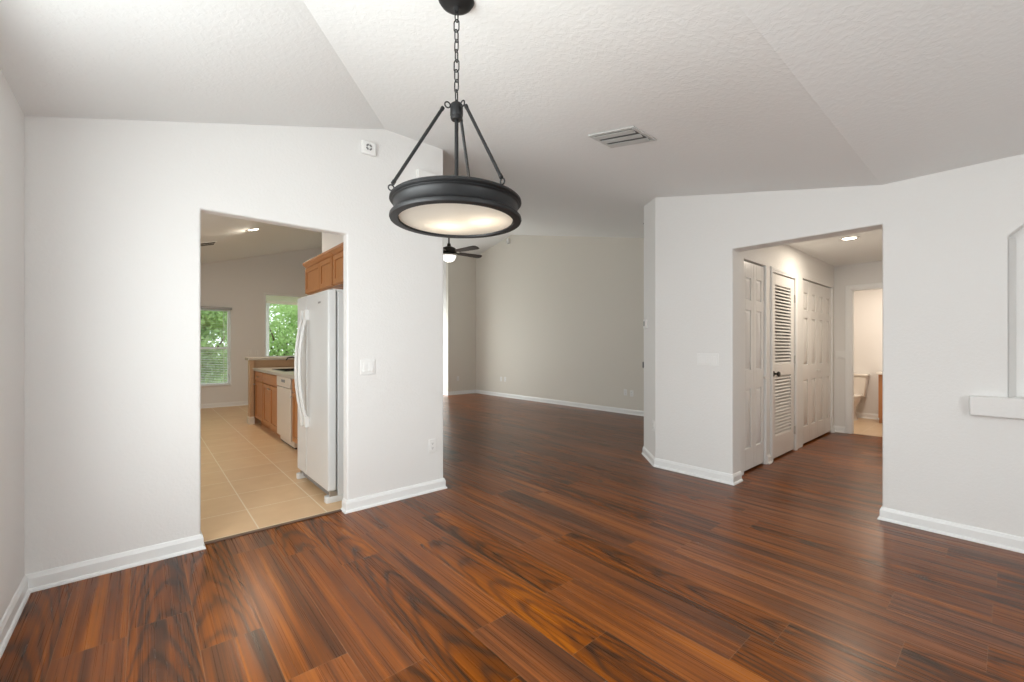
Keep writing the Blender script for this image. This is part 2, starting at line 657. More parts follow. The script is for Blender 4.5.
def main_z(y):
    if y < YC:
        return Z0
    if y > RIDGE:
        return Z0 + SL * (RIDGE - YC) - 0.20 * (y - RIDGE)
    return Z0 + SL * (y - YC)


def hip_z(x):
    return Z0 + 0.295 * (x - XL)


def kit_z(x):
    return 2.68 + 0.295 * x


XA1 = XL + SL * (3.27 - YC) / 0.295      # where hip and main slope meet on the kitchen wall


def slab(name, polys, mat, up=0.08):
    mb = MB()
    for poly in polys:
        n = len(poly)
        b_ = [mb.v(p) for p in poly]
        t_ = [mb.v((p[0], p[1], p[2] + up)) for p in poly]
        mb.bm.faces.new(b_); mb.bm.faces.new(t_)
        for i in range(n):
            j = (i + 1) % n
            mb.bm.faces.new((b_[i], b_[j], t_[j], t_[i]))
    return structure(mb.build(name, mat))


def mz(x, y):
    return (x, y, main_z(y))


# floors
mb = MB()
mb.box(-0.56, 7.78, -2.4, 3.335, -0.12, 0)
mb.box(1.96, 6.96, 3.335, 6.43, -0.12, 0)
mb.box(3.65, 6.96, 6.43, 10.46, -0.12, 0)
structure(mb.build('floor', M['floor']))
mb = MB()
mb.box(-1.40, 1.96, 3.335, 6.43, -0.12, 0)
mb.box(-1.40, 3.65, 6.43, 10.85, -0.12, 0)
structure(mb.build('floor_kitchen', M['tile']))
mb = MB()
mb.box(7.78, 9.72, 0.3, 2.9, -0.12, 0)
structure(mb.build('floor_bathroom', M['bathtile']))
mb = MB()
mb.prism([(0.268, 3.312), (1.164, 3.312), (1.164, 3.352), (0.268, 3.352)], 0, 0.007)
structure(mb.build('trim_1', M['threshold'], bevel=0.004))

# ceilings
E_ = 0.05
slab('ceiling', [
    [(XL - 0.1, -2.4, Z0), (4.2, -2.4, Z0), (4.2, YC, Z0), (XL, YC, Z0), (XL - 0.1, YC, Z0)],
    [(XL, YC, Z0), (XA1, 3.27, hip_z(XA1)), (XL, 3.27, Z0)],
    [(XL, YC, Z0), mz(4.2, YC), mz(7.0, YC), mz(7.0, 3.27), mz(XA1, 3.27)],
    [mz(1.95, 3.27), mz(7.0, 3.27), mz(7.0, 6.4), mz(1.95, 6.4)],
    [mz(3.55, 6.4), mz(7.0, 6.4), mz(7.0, RIDGE), mz(3.55, RIDGE)],
    [mz(3.55, RIDGE), mz(7.0, RIDGE), mz(7.0, 10.46), mz(3.55, 10.46)],
], M['ceil'])
slab('ceiling_kitchen', [
    [(-1.4, 3.30, kit_z(-1.4)), (1.98, 3.30, kit_z(1.98)), (1.98, 6.40, kit_z(1.98)), (-1.4, 6.40, kit_z(-1.4))],
    [(-1.4, 6.40, kit_z(-1.4)), (3.68, 6.40, kit_z(3.68)), (3.68, 10.85, kit_z(3.68)), (-1.4, 10.85, kit_z(-1.4))],
], M['ceil'])
slab('ceiling_hall', [[(4.15, 0.3, 2.44), (7.80, 0.3, 2.44), (7.80, 1.80, 2.44), (4.15, 1.80, 2.44)]], M['ceil'], 0.06)
slab('ceiling_bathroom', [[(7.75, 0.3, 2.44), (9.75, 0.3, 2.44), (9.75, 2.9, 2.44), (7.75, 2.9, 2.44)]], M['ceil'], 0.06)

# walls of the dining room
wall('wall_kitchen_side', 'X', 3.27, 3.36, XL - 0.1, 2.011, [(0.267, 1.165, 0.0, 2.105)],
     lambda x: max(kit_z(x), min(hip_z(x), main_z(3.27))) + 0.04, cuts=(XA1,))
wall('wall_left', 'Y', XL - 0.1, XL, -2.4, 3.27, [(0.66, 2.30, 0.62, 2.14)], lambda y: Z0 + 0.04)
wall('wall_back', 'X', -2.30, -2.2, XL - 0.1, 4.2, [(0.0, 2.1, 0.45, 2.12)], lambda x: Z0 + 0.04)


# right wall with the hall opening and the arched niche
XB, XB2 = 4.06, 4.235
TB = Z0 + 0.03
polys = [
    [(2.425, 0), (2.425, main_z(2.425) + 0.03), (1.65, main_z(1.65) + 0.03), (1.65, 2.14), (1.65, 0)],
    [(1.65, 2.14), (1.65, main_z(1.65) + 0.03), (0.608, TB), (0.608, 2.14)],
    [(0.608, 0), (0.608, 2.14), (0.608, TB), (0.01, TB), (0.01, 1.94), (0.01, 0.93), (0.01, 0)],
    [(0.01, 0), (0.01, 0.93), (-0.95, 0.93), (-0.95, 0)],
    [(0.01, 1.94), (0.01, TB), (-0.95, TB), (-0.95, 1.94), (-0.62, 2.25), (-0.32, 2.25)],
    [(-0.95, 0), (-0.95, 0.93), (-0.95, 1.94), (-0.95, TB), (-2.3, TB), (-2.3, 0)],
]
mb = MB()
vc = {}


def vb(x, p):
    if (x, p) not in vc:
        vc[(x, p)] = mb.v((x, p[0], p[1]))
    return vc[(x, p)]


edges = {}
for pl in polys:
    for x in (XB, XB2):
        mb.bm.faces.new([vb(x, p) for p in pl])
    for a, b_ in zip(pl, pl[1:] + pl[:1]):
        k = frozenset((a, b_))
        edges[k] = edges.get(k, 0) + 1
for k, c in edges.items():
    if c == 1:
        a, b_ = tuple(k)
        mb.bm.faces.new([vb(XB, a), vb(XB, b_), vb(XB2, b_), vb(XB2, a)])
structure(mb.build('wall_right', M['wall'], bevel=0.010, bseg=3, flat=True))
mb = MB()
mb.box(XB + 0.10, XB + 0.12, -1.0, 0.06, 0.9, 2.3)        # back of the niche
mb.prism([(XB + 0.002, 0.0095), (XB + 0.10, -0.022), (XB + 0.10, 0.012)], 0.93, 1.93)   # splayed side
structure(mb.build('wall_right_niche', M['wall']))
mb = MB()
mb.prism([(XB - 0.055, 0.176), (XB + 0.11, 0.176), (XB + 0.11, -1.1), (XB - 0.055, -1.1)], 0.812, 0.938)
structure(mb.build('trim_2', M['wall'], bevel=0.012, bseg=3))

# chamfered corner and the wall turning into the living room
mb = MB()
top = lambda x, y: main_z(y) + 0.03
mb.prism([(XB, 2.42), (XB, 2.425), (4.43, 2.795), (6.86, 2.795), (6.86, 2.70), (4.47, 2.70), (4.235, 2.465), (4.235, 2.42)], 0, top)
structure(mb.build('wall_corner', M['wall'], bevel=0.010, bseg=3, flat=True))

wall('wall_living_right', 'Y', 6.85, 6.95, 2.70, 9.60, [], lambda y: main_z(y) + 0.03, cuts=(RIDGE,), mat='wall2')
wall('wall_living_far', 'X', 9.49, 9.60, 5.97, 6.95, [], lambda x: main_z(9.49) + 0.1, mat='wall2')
wall('wall_living_bay', 'X', 10.33, 10.44, 3.60, 6.08, [(3.85, 5.80, 0.0, 2.06)], lambda x: main_z(10.2) + 0.1)
wall('wall_living_bay_side', 'Y', 5.97, 6.08, 9.60, 10.33, [], lambda y: main_z(y) + 0.1)
wall('wall_fridge', 'Y', 1.915, 2.011, 3.36, 6.38, [], lambda y: 3.78)
wall('wall_nook_near', 'X', 6.38, 6.47, 2.011, 3.69, [], lambda x: 3.85)
wall('wall_nook_right', 'Y', 3.60, 3.69, 6.47, 10.80, [], lambda y: 4.2)
wall('wall_kitchen_far', 'X', 10.72, 10.82, -1.40, 3.69, [(0.55, 1.385, 0.455, 2.05), (2.0, 3.3, 1.0, 2.455)],
     lambda x: max(2.50, kit_z(x) + 0.04), cuts=(-0.7, 0.0), bevel=0)
wall('wall_kitchen_left', 'Y', -1.40, -1.30, 3.30, 10.82, [(4.4, 6.4, 0.5, 2.1)], lambda y: 2.5)
mb = MB()
mb.box(-1.40, XL - 0.1, 3.27, 3.36, 0, 2.6)
structure(mb.build('wall_kitchen_near', M['wall']))

# hall and closets
wall('wall_hall_closet', 'X', 1.70, 1.80, 4.235, 7.73,
     [(4.45, 5.03, 0.0, 2.115), (5.20, 5.955, 0.0, 2.07), (6.27, 7.615, 0.0, 2.115)], lambda x: 2.46, bevel=0.004)
wall('wall_hall_front', 'X', 0.33, 0.43, 4.20, 7.83, [], lambda x: 2.46, bevel=0)
wall('wall_hall_end', 'Y', 7.73, 7.83, 0.40, 2.75, [(0.72, 1.50, 0.0, 2.075)], lambda y: 2.46, bevel=0)
mb = MB()
mb.box(4.235, 7.73, 2.40, 2.46, 0, 2.5)
mb.box(5.06, 5.10, 1.80, 2.40, 0, 2.5)
mb.box(6.05, 6.09, 1.80, 2.40, 0, 2.5)
mb.box(4.235, 7.73, 1.80, 2.40, 2.46, 2.5)
structure(mb.build('wall_closet_back', M['wall']))
mb = MB()
mb.box(9.60, 9.70, 0.3, 2.9, 0, 2.46)
mb.box(7.83, 9.60, 2.80, 2.90, 0, 2.46)
mb.box(7.83, 9.60, 0.33, 0.43, 0, 2.46)
structure(mb.build('wall_bathroom', M['wall']))

# baseboards
baseboard('baseboard_left', [(XL, 3.27), (XL, -2.2)])
baseboard('baseboard_kitchen_side', [(0.267, 3.345), (0.267, 3.27), (XL, 3.27)])
baseboard('baseboard_pier', [(2.011, 6.3), (2.011, 3.27), (1.165, 3.27), (1.165, 3.345)])
baseboard('baseboard_corner', [(4.235, 1.65), (XB, 1.65), (XB, 2.425), (4.43, 2.795), (6.85, 2.795)])
baseboard('baseboard_right', [(XB, -2.2), (XB, 0.608), (4.235, 0.608)])
baseboard('baseboard_living_right', [(6.85, 2.795), (6.85, 9.49)])
baseboard('baseboard_living_far', [(6.85, 9.49), (5.97, 9.49), (5.97, 10.33)])
baseboard('baseboard_kitchen_far', [(3.6, 10.72), (-1.3, 10.72)])
baseboard('baseboard_hall_end', [(7.73, 1.569), (7.73, 1.70), (7.635, 1.70)])
baseboard('baseboard_hall_pier', [(5.135, 1.70), (5.05, 1.70)])
baseboard('baseboard_bathroom', [(9.60, 0.43), (9.60, 2.80)])


# ------------------------------------------------------------------ windows and glass door
def casing(name, x0, x1, z1, yf, wdt=0.06, d=0.014, axis='X', left=True, right=True, z0=0.0):
    """flat door casing on a wall facing -Y (axis X) or -X (axis Y)"""
    m_ = Matrix.Identity(4) if axis == 'X' else Matrix(((0, 1, 0, 0), (1, 0, 0, 0), (0, 0, 1, 0), (0, 0, 0, 1)))
    mb = MB(m_)
    a, b_ = x0 - wdt, x1 + wdt
    if left:
        mb.box(a, x0, yf - d, yf, z0, z1 + wdt)
        mb.box(a + 0.008, x0 - 0.02, yf - d - 0.005, yf - d + 0.001, z0, z1 + wdt - 0.008)
    if right:
        mb.box(x1, b_, yf - d, yf, z0, z1 + wdt)
        mb.box(x1 + 0.02, b_ - 0.008, yf - d - 0.005, yf - d + 0.001, z0, z1 + wdt - 0.008)
    mb.box(x0, x1, yf - d, yf, z1, z1 + wdt)
    mb.box(x0 - 0.02, x1 + 0.02, yf - d - 0.005, yf - d + 0.001, z1 + 0.02, z1 + wdt - 0.008)
    return mb


def window(name, x0, x1, z0, z1, yf, rail=None, mtx=None, mullion=None, sill=True):
    root = s_empty(name, ((x0 + x1) / 2, yf, z0)) if mtx is None else s_empty(name, mtx @ Vector(((x0 + x1) / 2, yf, z0)))
    f = 0.05
    mb = MB(mtx)
    ya, yb = yf + 0.035, yf + 0.085
    mb.box(x0, x0 + f, ya, yb, z0, z1); mb.box(x1 - f, x1, ya, yb, z0, z1)
    mb.box(x0 + f, x1 - f, ya, yb, z0, z0 + f); mb.box(x0 + f, x1 - f, ya, yb, z1 - f, z1)
    if rail:
        mb.box(x0 + f, x1 - f, ya + 0.005, yb - 0.01, rail - 0.022, rail + 0.022)
    if mullion:
        mb.box(mullion - 0.022, mullion + 0.022, ya + 0.005, yb - 0.01, z0 + f, z1 - f)
    mb.build('window_frame', M['trim'], root, bevel=0.004)
    mb = MB(mtx)
    mb.box(x0 + f - 0.004, x1 - f + 0.004, yf + 0.056, yf + 0.060, z0 + f - 0.004, z1 - f + 0.004)
    mb.build('window_pane', M['glass'], root)
    if sill:
        mb = MB(mtx)
        mb.box(x0 - 0.02, x1 + 0.02, yf - 0.025, yf + 0.034, z0 - 0.012, z0 + 0.008)
        mb.build('window_sill', M['trim'], root, bevel=0.004)
    return root


window('window_1', 0.55, 1.385, 0.455, 2.05, 10.72, rail=1.23)
window('window_2', 2.0, 3.3, 1.0, 2.455, 10.72)
FLIP = Matrix(((-1, 0, 0, 0), (0, -1, 0, 0), (0, 0, 1, 0), (0, 0, 0, 1)))
window('window_3', -2.1, 0.0, 0.45, 2.12, 2.2, mtx=FLIP, mullion=-1.05)
SIDE = Matrix(((0, -1, 0, 0), (1, 0, 0, 0), (0, 0, 1, 0), (0, 0, 0, 1)))
window('fill_window', 4.4, 6.4, 0.5, 2.1, 1.30, mtx=SIDE, mullion=5.4)  # unseen window, added to let the kitchen fill lamp in
window('window_5', 0.66, 2.30, 0.62, 2.14, -XL, mtx=SIDE, rail=1.33)

# sliding glass door of the living room
d4 = s_empty('door_4', (4.80, 10.33, 0))
mb = MB()
mb.box(3.85, 5.80, 10.35, 10.43, 0.0, 0.03); mb.box(3.85, 5.80, 10.35, 10.43, 2.0, 2.06)
mb.box(3.85, 3.90, 10.35, 10.43, 0.03, 2.0); mb.box(5.75, 5.80, 10.35, 10.43, 0.03, 2.0)
mb.box(4.79, 4.87, 10.37, 10.41, 0.03, 2.0)
mb.build('door_frame', M['trim'], d4, bevel=0.004)
mb = MB()
mb.box(3.90, 4.79, 10.385, 10.391, 0.03, 2.0); mb.box(4.87, 5.75, 10.385, 10.391, 0.03, 2.0)
mb.build('door_glass', M['glass'], d4)
structure(casing('trim_3', 3.85, 5.80, 2.06, 10.33).build('trim_3', M['trim'], bevel=0.003))

# blind on the left kitchen window
bl = thing('window_blind', 'white horizontal slat blind lowered over the left kitchen window', 'blind', (0.9675, 10.70, 2.04))
mb = MB()
mb.box(0.53, 1.405, 10.655, 10.715, 2.03, 2.075)
mb.build('headrail', M['rod'], bl, bevel=0.006)
mb = MB()
nsl = 44
for i in range(nsl):
    z = 2.015 - i * (2.015 - 0.50) / (nsl - 1)
    t = 0.001 if z > 1.23 else 0.004
    mb.hexa([(0.56, 10.672, z - t), (1.375, 10.672, z - t), (1.375, 10.70, z + t), (0.56, 10.70, z + t),
             (0.56, 10.672, z - t + 0.002), (1.375, 10.672, z - t + 0.002), (1.375, 10.70, z + t + 0.002), (0.56, 10.70, z + t + 0.002)])
for x in (0.68, 1.26):
    mb.box(x - 0.004, x + 0.004, 10.684, 10.688, 0.49, 2.03)
mb.build('slats', M['blind'], bl)
mb = MB()
mb.box(0.56, 1.375, 10.672, 10.70, 0.47, 0.488)
mb.build('bottom_rail', M['blind'], bl, bevel=0.004)

# ------------------------------------------------------------------ outside the kitchen windows
mb = MB()
mb.box(-14, 18, 10.9, 34, -0.35, -0.13)
structure(mb.build('ground', M['lawn']))
mb = MB()
mb.box(1.6, 6.0, 10.84, 12.6, -0.14, -0.05)
structure(mb.build('porch_bounce_slab', M['concrete'], bevel=0.01))  # unseen slab, added to bounce neutral light onto the soffit
mb = MB()
mb.box(1.6, 6.0, 10.84, 12.35, 2.42, 2.50)
mb.box(1.6, 6.0, 12.25, 12.40, 2.36, 2.55)
structure(mb.build('porch_roof', M['soffit'], bevel=0.004))
mb = MB()
mb.box(2.30, 2.41, 12.26, 12.37, -0.13, 2.36)
mb.box(2.28, 2.43, 12.24, 12.39, -0.13, 0.05)
mb.box(2.28, 2.43, 12.24, 12.39, 2.28, 2.36)
structure(mb.build('porch_post', M['trim'], bevel=0.004))


def tree(loc, label, crown_r, crown_h, base, seed, n=9000):
    rnd = random.Random(seed)
    t = thing('tree', label, 'tree', loc, 'trees beyond the kitchen windows')
    mb = MB()
    x, y, z = loc
    mb.tube([(x, y, z), (x + 0.05, y, z + base * 0.6), (x - 0.04, y + 0.05, z + base + crown_h * 0.4)], [0.17, 0.13, 0.07], 10)
    for k in range(6):
        a = k * 1.05 + rnd.random()
        mb.tube([(x, y, z + base * 0.7 + 0.12 * k), (x + 0.9 * crown_r * 0.5 * math.cos(a), y + 0.9 * crown_r * 0.5 * math.sin(a), z + base + 0.3 * crown_h),
                 (x + crown_r * 0.75 * math.cos(a), y + crown_r * 0.75 * math.sin(a), z + base + crown_h * 0.5)], [0.06, 0.04, 0.015], 7)
    mb.build('trunk', M['bark'], t, smooth=True)
    mb = MB()
    blobs = []
    for k in range(26):
        a = rnd.random() * 2 * PI
        rr = crown_r * math.sqrt(rnd.random()) * 0.8
        h = rnd.random()
        blobs.append((x + rr * math.cos(a), y + rr * math.sin(a), z + base + h * crown_h, crown_r * (0.28 + 0.2 * rnd.random())))
    for i in range(n):
        bx, by, bz, br = rnd.choice(blobs)
        d = Vector((rnd.gauss(0, 1), rnd.gauss(0, 1), rnd.gauss(0, 1))).normalized() * br * (0.5 + 0.5 * rnd.random())
        c = Vector((bx, by, bz)) + d
        u = Vector((rnd.gauss(0, 1), rnd.gauss(0, 1), rnd.gauss(0, 1))).normalized()
        v_ = u.orthogonal().normalized()
        s = 0.06 + 0.07 * rnd.random()
        mb.face([c - u * s, c + v_ * s * 0.5, c + u * s, c - v_ * s * 0.5])
    mb.build('foliage', M['leaf'], t)
    return t


tree((0.9, 14.6, -0.13), 'broad green tree seen through the left kitchen window', 1.7, 2.9, 0.2, 3)
tree((4.35, 19.0, -0.13), 'leafy green tree seen through the right kitchen window', 2.6, 3.6, 0.3, 9)

# ------------------------------------------------------------------ doors of the hall
HALL_T = 1.715


def leaf_mesh(mb, x0, x1, z0, z1, yf, th, panels, stile):
    core = yf + 0.014
    mb.box(x0, x1, core, yf + th, z0, z1)
    mb.box(x0, x0 + stile, yf, core, z0, z1)
    mb.box(x1 - stile, x1, yf, core, z0, z1)
    zs = [z0] + [q for p in panels for q in p] + [z1]
    for a, b_ in zip(zs[0::2], zs[1::2]):
        mb.box(x0 + stile, x1 - stile, yf, core, a, b_)
    for a, b_ in panels:
        mb.frustum(x0 + stile + 0.010, x1 - stile - 0.010, a + 0.010, b_ - 0.010, core, yf + 0.001, 0.022)


PANELS = [(0.235, 0.83), (1.02, 1.62), (1.72, 1.945)]


def bifold(name, x0, x1, n, knobs):
    root = s_empty(name, ((x0 + x1) / 2, HALL_T, 0))
    wd = (x1 - x0) / n
    for k in range(n):
        mb = MB()
        leaf_mesh(mb, x0 + k * wd + 0.002, x0 + (k + 1) * wd - 0.002, 0.022, 2.100, HALL_T, 0.034, PANELS, min(0.075, wd * 0.24))
        lf = mb.build('door_leaf', M['door'], root, bevel=0.003)
        if k in knobs:
            kx = x0 + (k + (0.12 if k % 2 == 0 else 0.88)) * wd
            mb = MB()
            mb.lathe([(0.006, 0), (0.006, 0.012), (0.016, 0.016), (0.017, 0.026), (0.010, 0.031), (0, 0.032)], (kx, HALL_T, 0.93), 20,
                     Matrix.Rotation(PI / 2, 3, 'X'))
            mb.build('door_knob', M['door'], lf, smooth=True)
    return root


bifold('door_1', 4.455, 5.015, 2, (1,))
bifold('door_3', 6.275, 7.61, 4, (1, 2))
structure(casing('trim_4', 5.20, 5.955, 2.07, 1.70, 0.055).build('trim_4', M['trim'], bevel=0.003))
# thin corner trim at bifold openings
mb = MB()
mb.box(5.018, 5.034, 1.694, 1.80, 0, 2.115)
structure(mb.build('trim_5', M['trim'], bevel=0.002))
mb = MB()
mb.box(7.613, 7.628, 1.694, 1.80, 0, 2.115)
structure(mb.build('trim_6', M['trim'], bevel=0.002))

d2 = s_empty('door_2', (5.58, 1.705, 0))
dx0, dx1, dyf = 5.207, 5.948, 1.704
mb = MB()
st = 0.105
for (a, b_, c, d) in ((dx0, dx0 + st, 0.02, 2.062), (dx1 - st, dx1, 0.02, 2.062), (dx0 + st, dx1 - st, 0.02, 0.255),
                      (dx0 + st, dx1 - st, 0.925, 1.055), (dx0 + st, dx1 - st, 1.945, 2.062)):
    mb.box(a, b_, dyf, dyf + 0.034, c, d)
mb.build('door_frame', M['door'], d2, bevel=0.003)
for nm, za, zb in (('louver_panel', 0.255, 0.925), ('louver_panel', 1.055, 1.945)):
    mb = MB()
    n = int((zb - za) / 0.036)
    for i in range(n):
        z = za + (i + 0.5) * (zb - za) / n
        mb.hexa([(dx0 + st, dyf + 0.004, z - 0.016), (dx1 - st, dyf + 0.004, z - 0.016), (dx1 - st, dyf + 0.028, z + 0.007), (dx0 + st, dyf + 0.028, z + 0.007),
                 (dx0 + st, dyf + 0.004, z - 0.008), (dx1 - st, dyf + 0.004, z - 0.008), (dx1 - st, dyf + 0.028, z + 0.013), (dx0 + st, dyf + 0.028, z + 0.013)])
    mb.build(nm, M['door'], d2)
mb = MB()
RX = Matrix.Rotation(PI / 2, 3, 'X')
mb.lathe([(0.030, 0), (0.030, 0.005), (0.013, 0.009), (0.011, 0.030), (0.024, 0.038), (0.029, 0.050), (0.024, 0.062), (0, 0.066)], (dx0 + 0.055, dyf, 0.955), 24, RX)
mb.build('door_knob', M['darkmetal'], d2, smooth=True)
for z in (0.25, 1.10, 1.83):
    mb = MB()
    mb.box(dx1 - 0.012, dx1 + 0.022, dyf - 0.006, dyf + 0.001, z - 0.045, z + 0.045)
    mb.tube([(dx1 + 0.004, dyf - 0.008, z - 0.048), (dx1 + 0.004, dyf - 0.008, z + 0.048)], 0.006, 10)
    mb.build('hinge', M['nickel'], d2, smooth=True)

# bathroom door casing (wall facing -X)
structure(casing('trim_7', 0.72, 1.50, 2.075, 7.73, 0.068, axis='Y').build('trim_7', M['trim'], bevel=0.003))
mb = MB()
mb.box(7.73, 7.83, 1.488, 1.501, 0, 2.075); mb.box(7.73, 7.83, 0.72, 0.733, 0, 2.075); mb.box(7.73, 7.83, 0.733, 1.488, 2.062, 2.075)
mb.box(7.765, 7.80, 1.482, 1.488, 0, 2.062)
structure(mb.build('trim_8', M['trim'], bevel=0.002))


# ------------------------------------------------------------------ electrical plates (built facing -Y at the origin)
def switch(gangs, label, group):
    t = thing('light_switch', label, 'light switch', (0, 0, 0), group)
    wd = 0.070 + 0.046 * (gangs - 1)
    mb = MB()
    mb.box(-wd / 2, wd / 2, -0.006, 0.0, -0.0575, 0.0575)
    mb.build('wall_plate', M['plate'], t, bevel=0.003)
    for k in range(gangs):
        x = (k - (gangs - 1) / 2) * 0.046
        mb = MB()
        mb.hexa([(x - 0.0165, -0.006, -0.033), (x + 0.0165, -0.006, -0.033), (x + 0.0165, -0.006, 0.033), (x - 0.0165, -0.006, 0.033),
                 (x - 0.0165, -0.0125, -0.033), (x + 0.0165, -0.0125, -0.033), (x + 0.0165, -0.0075, 0.033), (x - 0.0165, -0.0075, 0.033)])
        mb.build('rocker', M['plate'], t, bevel=0.001)
    return t


def outlet(label, group):
    t = thing('wall_outlet', label, 'outlet', (0, 0, 0), group)
    mb = MB()
    mb.box(-0.035, 0.035, -0.006, 0.0, -0.0575, 0.0575)
    mb.build('wall_plate', M['plate'], t, bevel=0.003)
    for z in (0.020, -0.020):
        mb = MB()
        mb.box(-0.0165, 0.0165, -0.0085, -0.006, z - 0.014, z + 0.014)
        s = mb.build('socket', M['plate'], t, bevel=0.002)
        mb = MB()
        mb.box(-0.0075, -0.0050, -0.0090, -0.0084, z - 0.002, z + 0.008)
        mb.box(0.0050, 0.0075, -0.0090, -0.0084, z - 0.002, z + 0.006)
        mb.lathe([(0.0028, 0), (0.0028, 0.0006)], (0, -0.0084, z - 0.008), 10, RX)
        mb.build('slot', M['slot'], s)
    return t


sw = switch(2, 'white double rocker switch on the wall right of the kitchen opening', 'double light switches')
sw.location = (1.325, 3.27, 1.094)
dup(sw, (7.73, 1.625, 1.14), -PI / 2, 'white double rocker switch beside the bathroom door at the hall end', 'double light switches')
sw4 = switch(4, 'wide white four gang switch plate left of the hall opening', 'four gang light switch')
sw4.location = (XB, 1.875, 1.130)
sw4.rotation_euler = (0, 0, -PI / 2)
G = 'wall outlets'
ou = outlet('white outlet low on the wall end right of the kitchen opening', G)
ou.location = (1.896, 3.27, 0.395)
q = 1 / math.sqrt(2)
dup(ou, (4.105, 2.470, 0.412), -3 * PI / 4, 'white outlet low on the narrow angled corner wall', G)
dup(ou, (6.85, 8.40, 0.44), -PI / 2, 'white outlet, left of the pair near the far corner of the living room wall', G)
dup(ou, (6.85, 8.24, 0.44), -PI / 2, 'white outlet, right of the pair near the far corner of the living room wall', G)
dup(ou, (6.85, 4.71, 0.40), -PI / 2, 'white outlet, left of the pair at the near end of the living room wall', G)
dup(ou, (6.85, 4.57, 0.39), -PI / 2, 'white outlet, right of the pair at the near end of the living room wall', G)
dup(ou, (6.27, 9.49, 0.42), 0, 'white outlet on the far living room wall left of its corner', G)
dup(ou, (1.73, 10.72, 1.12), 0, 'white outlet on the far kitchen wall between the two windows, left one', G)
dup(ou, (1.86, 10.72, 1.12), 0, 'white outlet on the far kitchen wall between the two windows, right one', G)

# thermostat on the chamfer
th = thing('thermostat', 'white thermostat with small dark display on the narrow angled corner wall', 'thermostat', (0, 0, 0))
mb = MB()
mb.box(-0.055, 0.055, -0.026, 0, -0.052, 0.052)
mb.build('housing', M['plate'], th, bevel=0.006, bseg=3)
mb = MB()
mb.box(-0.034, 0.010, -0.0275, -0.0258, -0.024, 0.030)
mb.build('display', M['grey'], th)
th.location = (4.330, 2.695, 1.512)
th.rotation_euler = (0, 0, -3 * PI / 4)

# small black fittings on the living room side of the corner
kd = thing('wall_fitting', 'small black wall fitting projecting behind the angled corner at switch height', 'wall fitting', (4.46, 2.795, 1.04))
mb = MB()
mb.box(4.445, 4.475, 2.795, 2.806, 0.995, 1.085)
mb.build('backplate', M['black'], kd, bevel=0.003)
mb = MB()
mb.box(4.450, 4.470, 2.806, 2.826, 1.005, 1.075)
mb.build('button', M['black'], kd, bevel=0.004)
ks = thing('motion_sensor', 'tiny black sensor projecting behind the angled corner near the ceiling', 'sensor', (4.46, 2.795, 2.70))
mb = MB()
mb.lathe([(0.016, 0), (0.016, 0.006), (0.012, 0.016), (0, 0.020)], (4.46, 2.795, 2.70), 16, Matrix.Rotation(-PI / 2, 3, 'X'))
mb.build('housing', M['black'], ks, smooth=True)

# alarm sounder and chime on the kitchen wall
al = thing('alarm_sounder', 'small white square alarm box with round dark grille high on wall', 'alarm', (1.325, 3.27, 2.794))
mb = MB()
mb.box(1.270, 1.380, 3.238, 3.27, 2.745, 2.845)
mb.build('housing', M['plate'], al, bevel=0.008, bseg=3)
mb = MB()
c = (1.322, 3.238, 2.797)
for k in range(4):
    a0 = k * PI / 2 + 0.2
    pts = [(c[0] + 0.019 * math.cos(a0 + t * 0.28), 3.2375, c[2] + 0.019 * math.sin(a0 + t * 0.28)) for t in range(5)]
    mb.tube(pts, 0.0065, 8)
mb.build('grille', M['grey'], al, smooth=True)
ch = thing('doorbell_chime', 'plain white chime box high on wall behind the pendant lamp', 'door chime', (1.82, 3.27, 2.63))
mb = MB()
mb.box(1.735, 1.905, 3.225, 3.27, 2.53, 2.742)
mb.build('cover', M['plate'], ch, bevel=0.008, bseg=3)
mb = MB()
for k in range(5):
    mb.box(1.77 + 0.025 * k, 1.78 + 0.025 * k, 3.222, 3.226, 2.56, 2.60)
mb.build('vent_slots', M['plate'], ch)
se = thing('security_sensor', 'small white motion sensor near the ceiling on the living room wall', 'sensor', (6.85, 8.09, 3.86))
mb = MB()
mb.prism([(6.79, 8.06), (6.85, 8.05), (6.85, 8.13), (6.79, 8.12)], 3.80, 3.93)
mb.build('housing', M['plate'], se, bevel=0.01, bseg=3)
mb = MB()
mb.box(6.786, 6.792, 8.072, 8.108, 3.815, 3.865)
mb.build('lens', M['vent'], se, bevel=0.002)

# ------------------------------------------------------------------ ceiling register (sloped main ceiling)
ang = math.atan(SL)
cy, cx = 1.70, 2.43
VM = Matrix.Translation((cx, cy, main_z(cy))) @ Matrix.Rotation(ang, 4, 'X')
ve = thing('air_vent', 'rectangular white louvered air vent in the sloped ceiling', 'vent', (cx, cy, main_z(cy)))
mb = MB(VM)
L_, W_ = 0.185, 0.135
for (a, b_, c, d) in ((-W_, W_, -L_, -L_ + 0.026), (-W_, W_, L_ - 0.026, L_), (-W_, -W_ + 0.026, -L_ + 0.026, L_ - 0.026), (W_ - 0.026, W_, -L_ + 0.026, L_ - 0.026)):
    mb.box(a, b_, c, d, -0.010, 0.0)
mb.build('frame', M['vent'], ve, bevel=0.003)
for k in range(3):
    u = -W_ + 0.050 + k * 0.082
    mb = MB(VM)
    mb.hexa([(u - 0.016, -L_ + 0.026, -0.012), (u + 0.016, -L_ + 0.026, -0.020), (u + 0.016, L_ - 0.026, -0.020), (u - 0.016, L_ - 0.026, -0.012),
             (u - 0.016, -L_ + 0.026, -0.008), (u + 0.016, -L_ + 0.026, -0.016), (u + 0.016, L_ - 0.026, -0.016), (u - 0.016, L_ - 0.026, -0.008)])
    mb.build('louver', M['vent'], ve)
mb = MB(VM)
mb.box(-W_ + 0.02, W_ - 0.02, -L_ + 0.02, L_ - 0.02, -0.0015, 0.0)
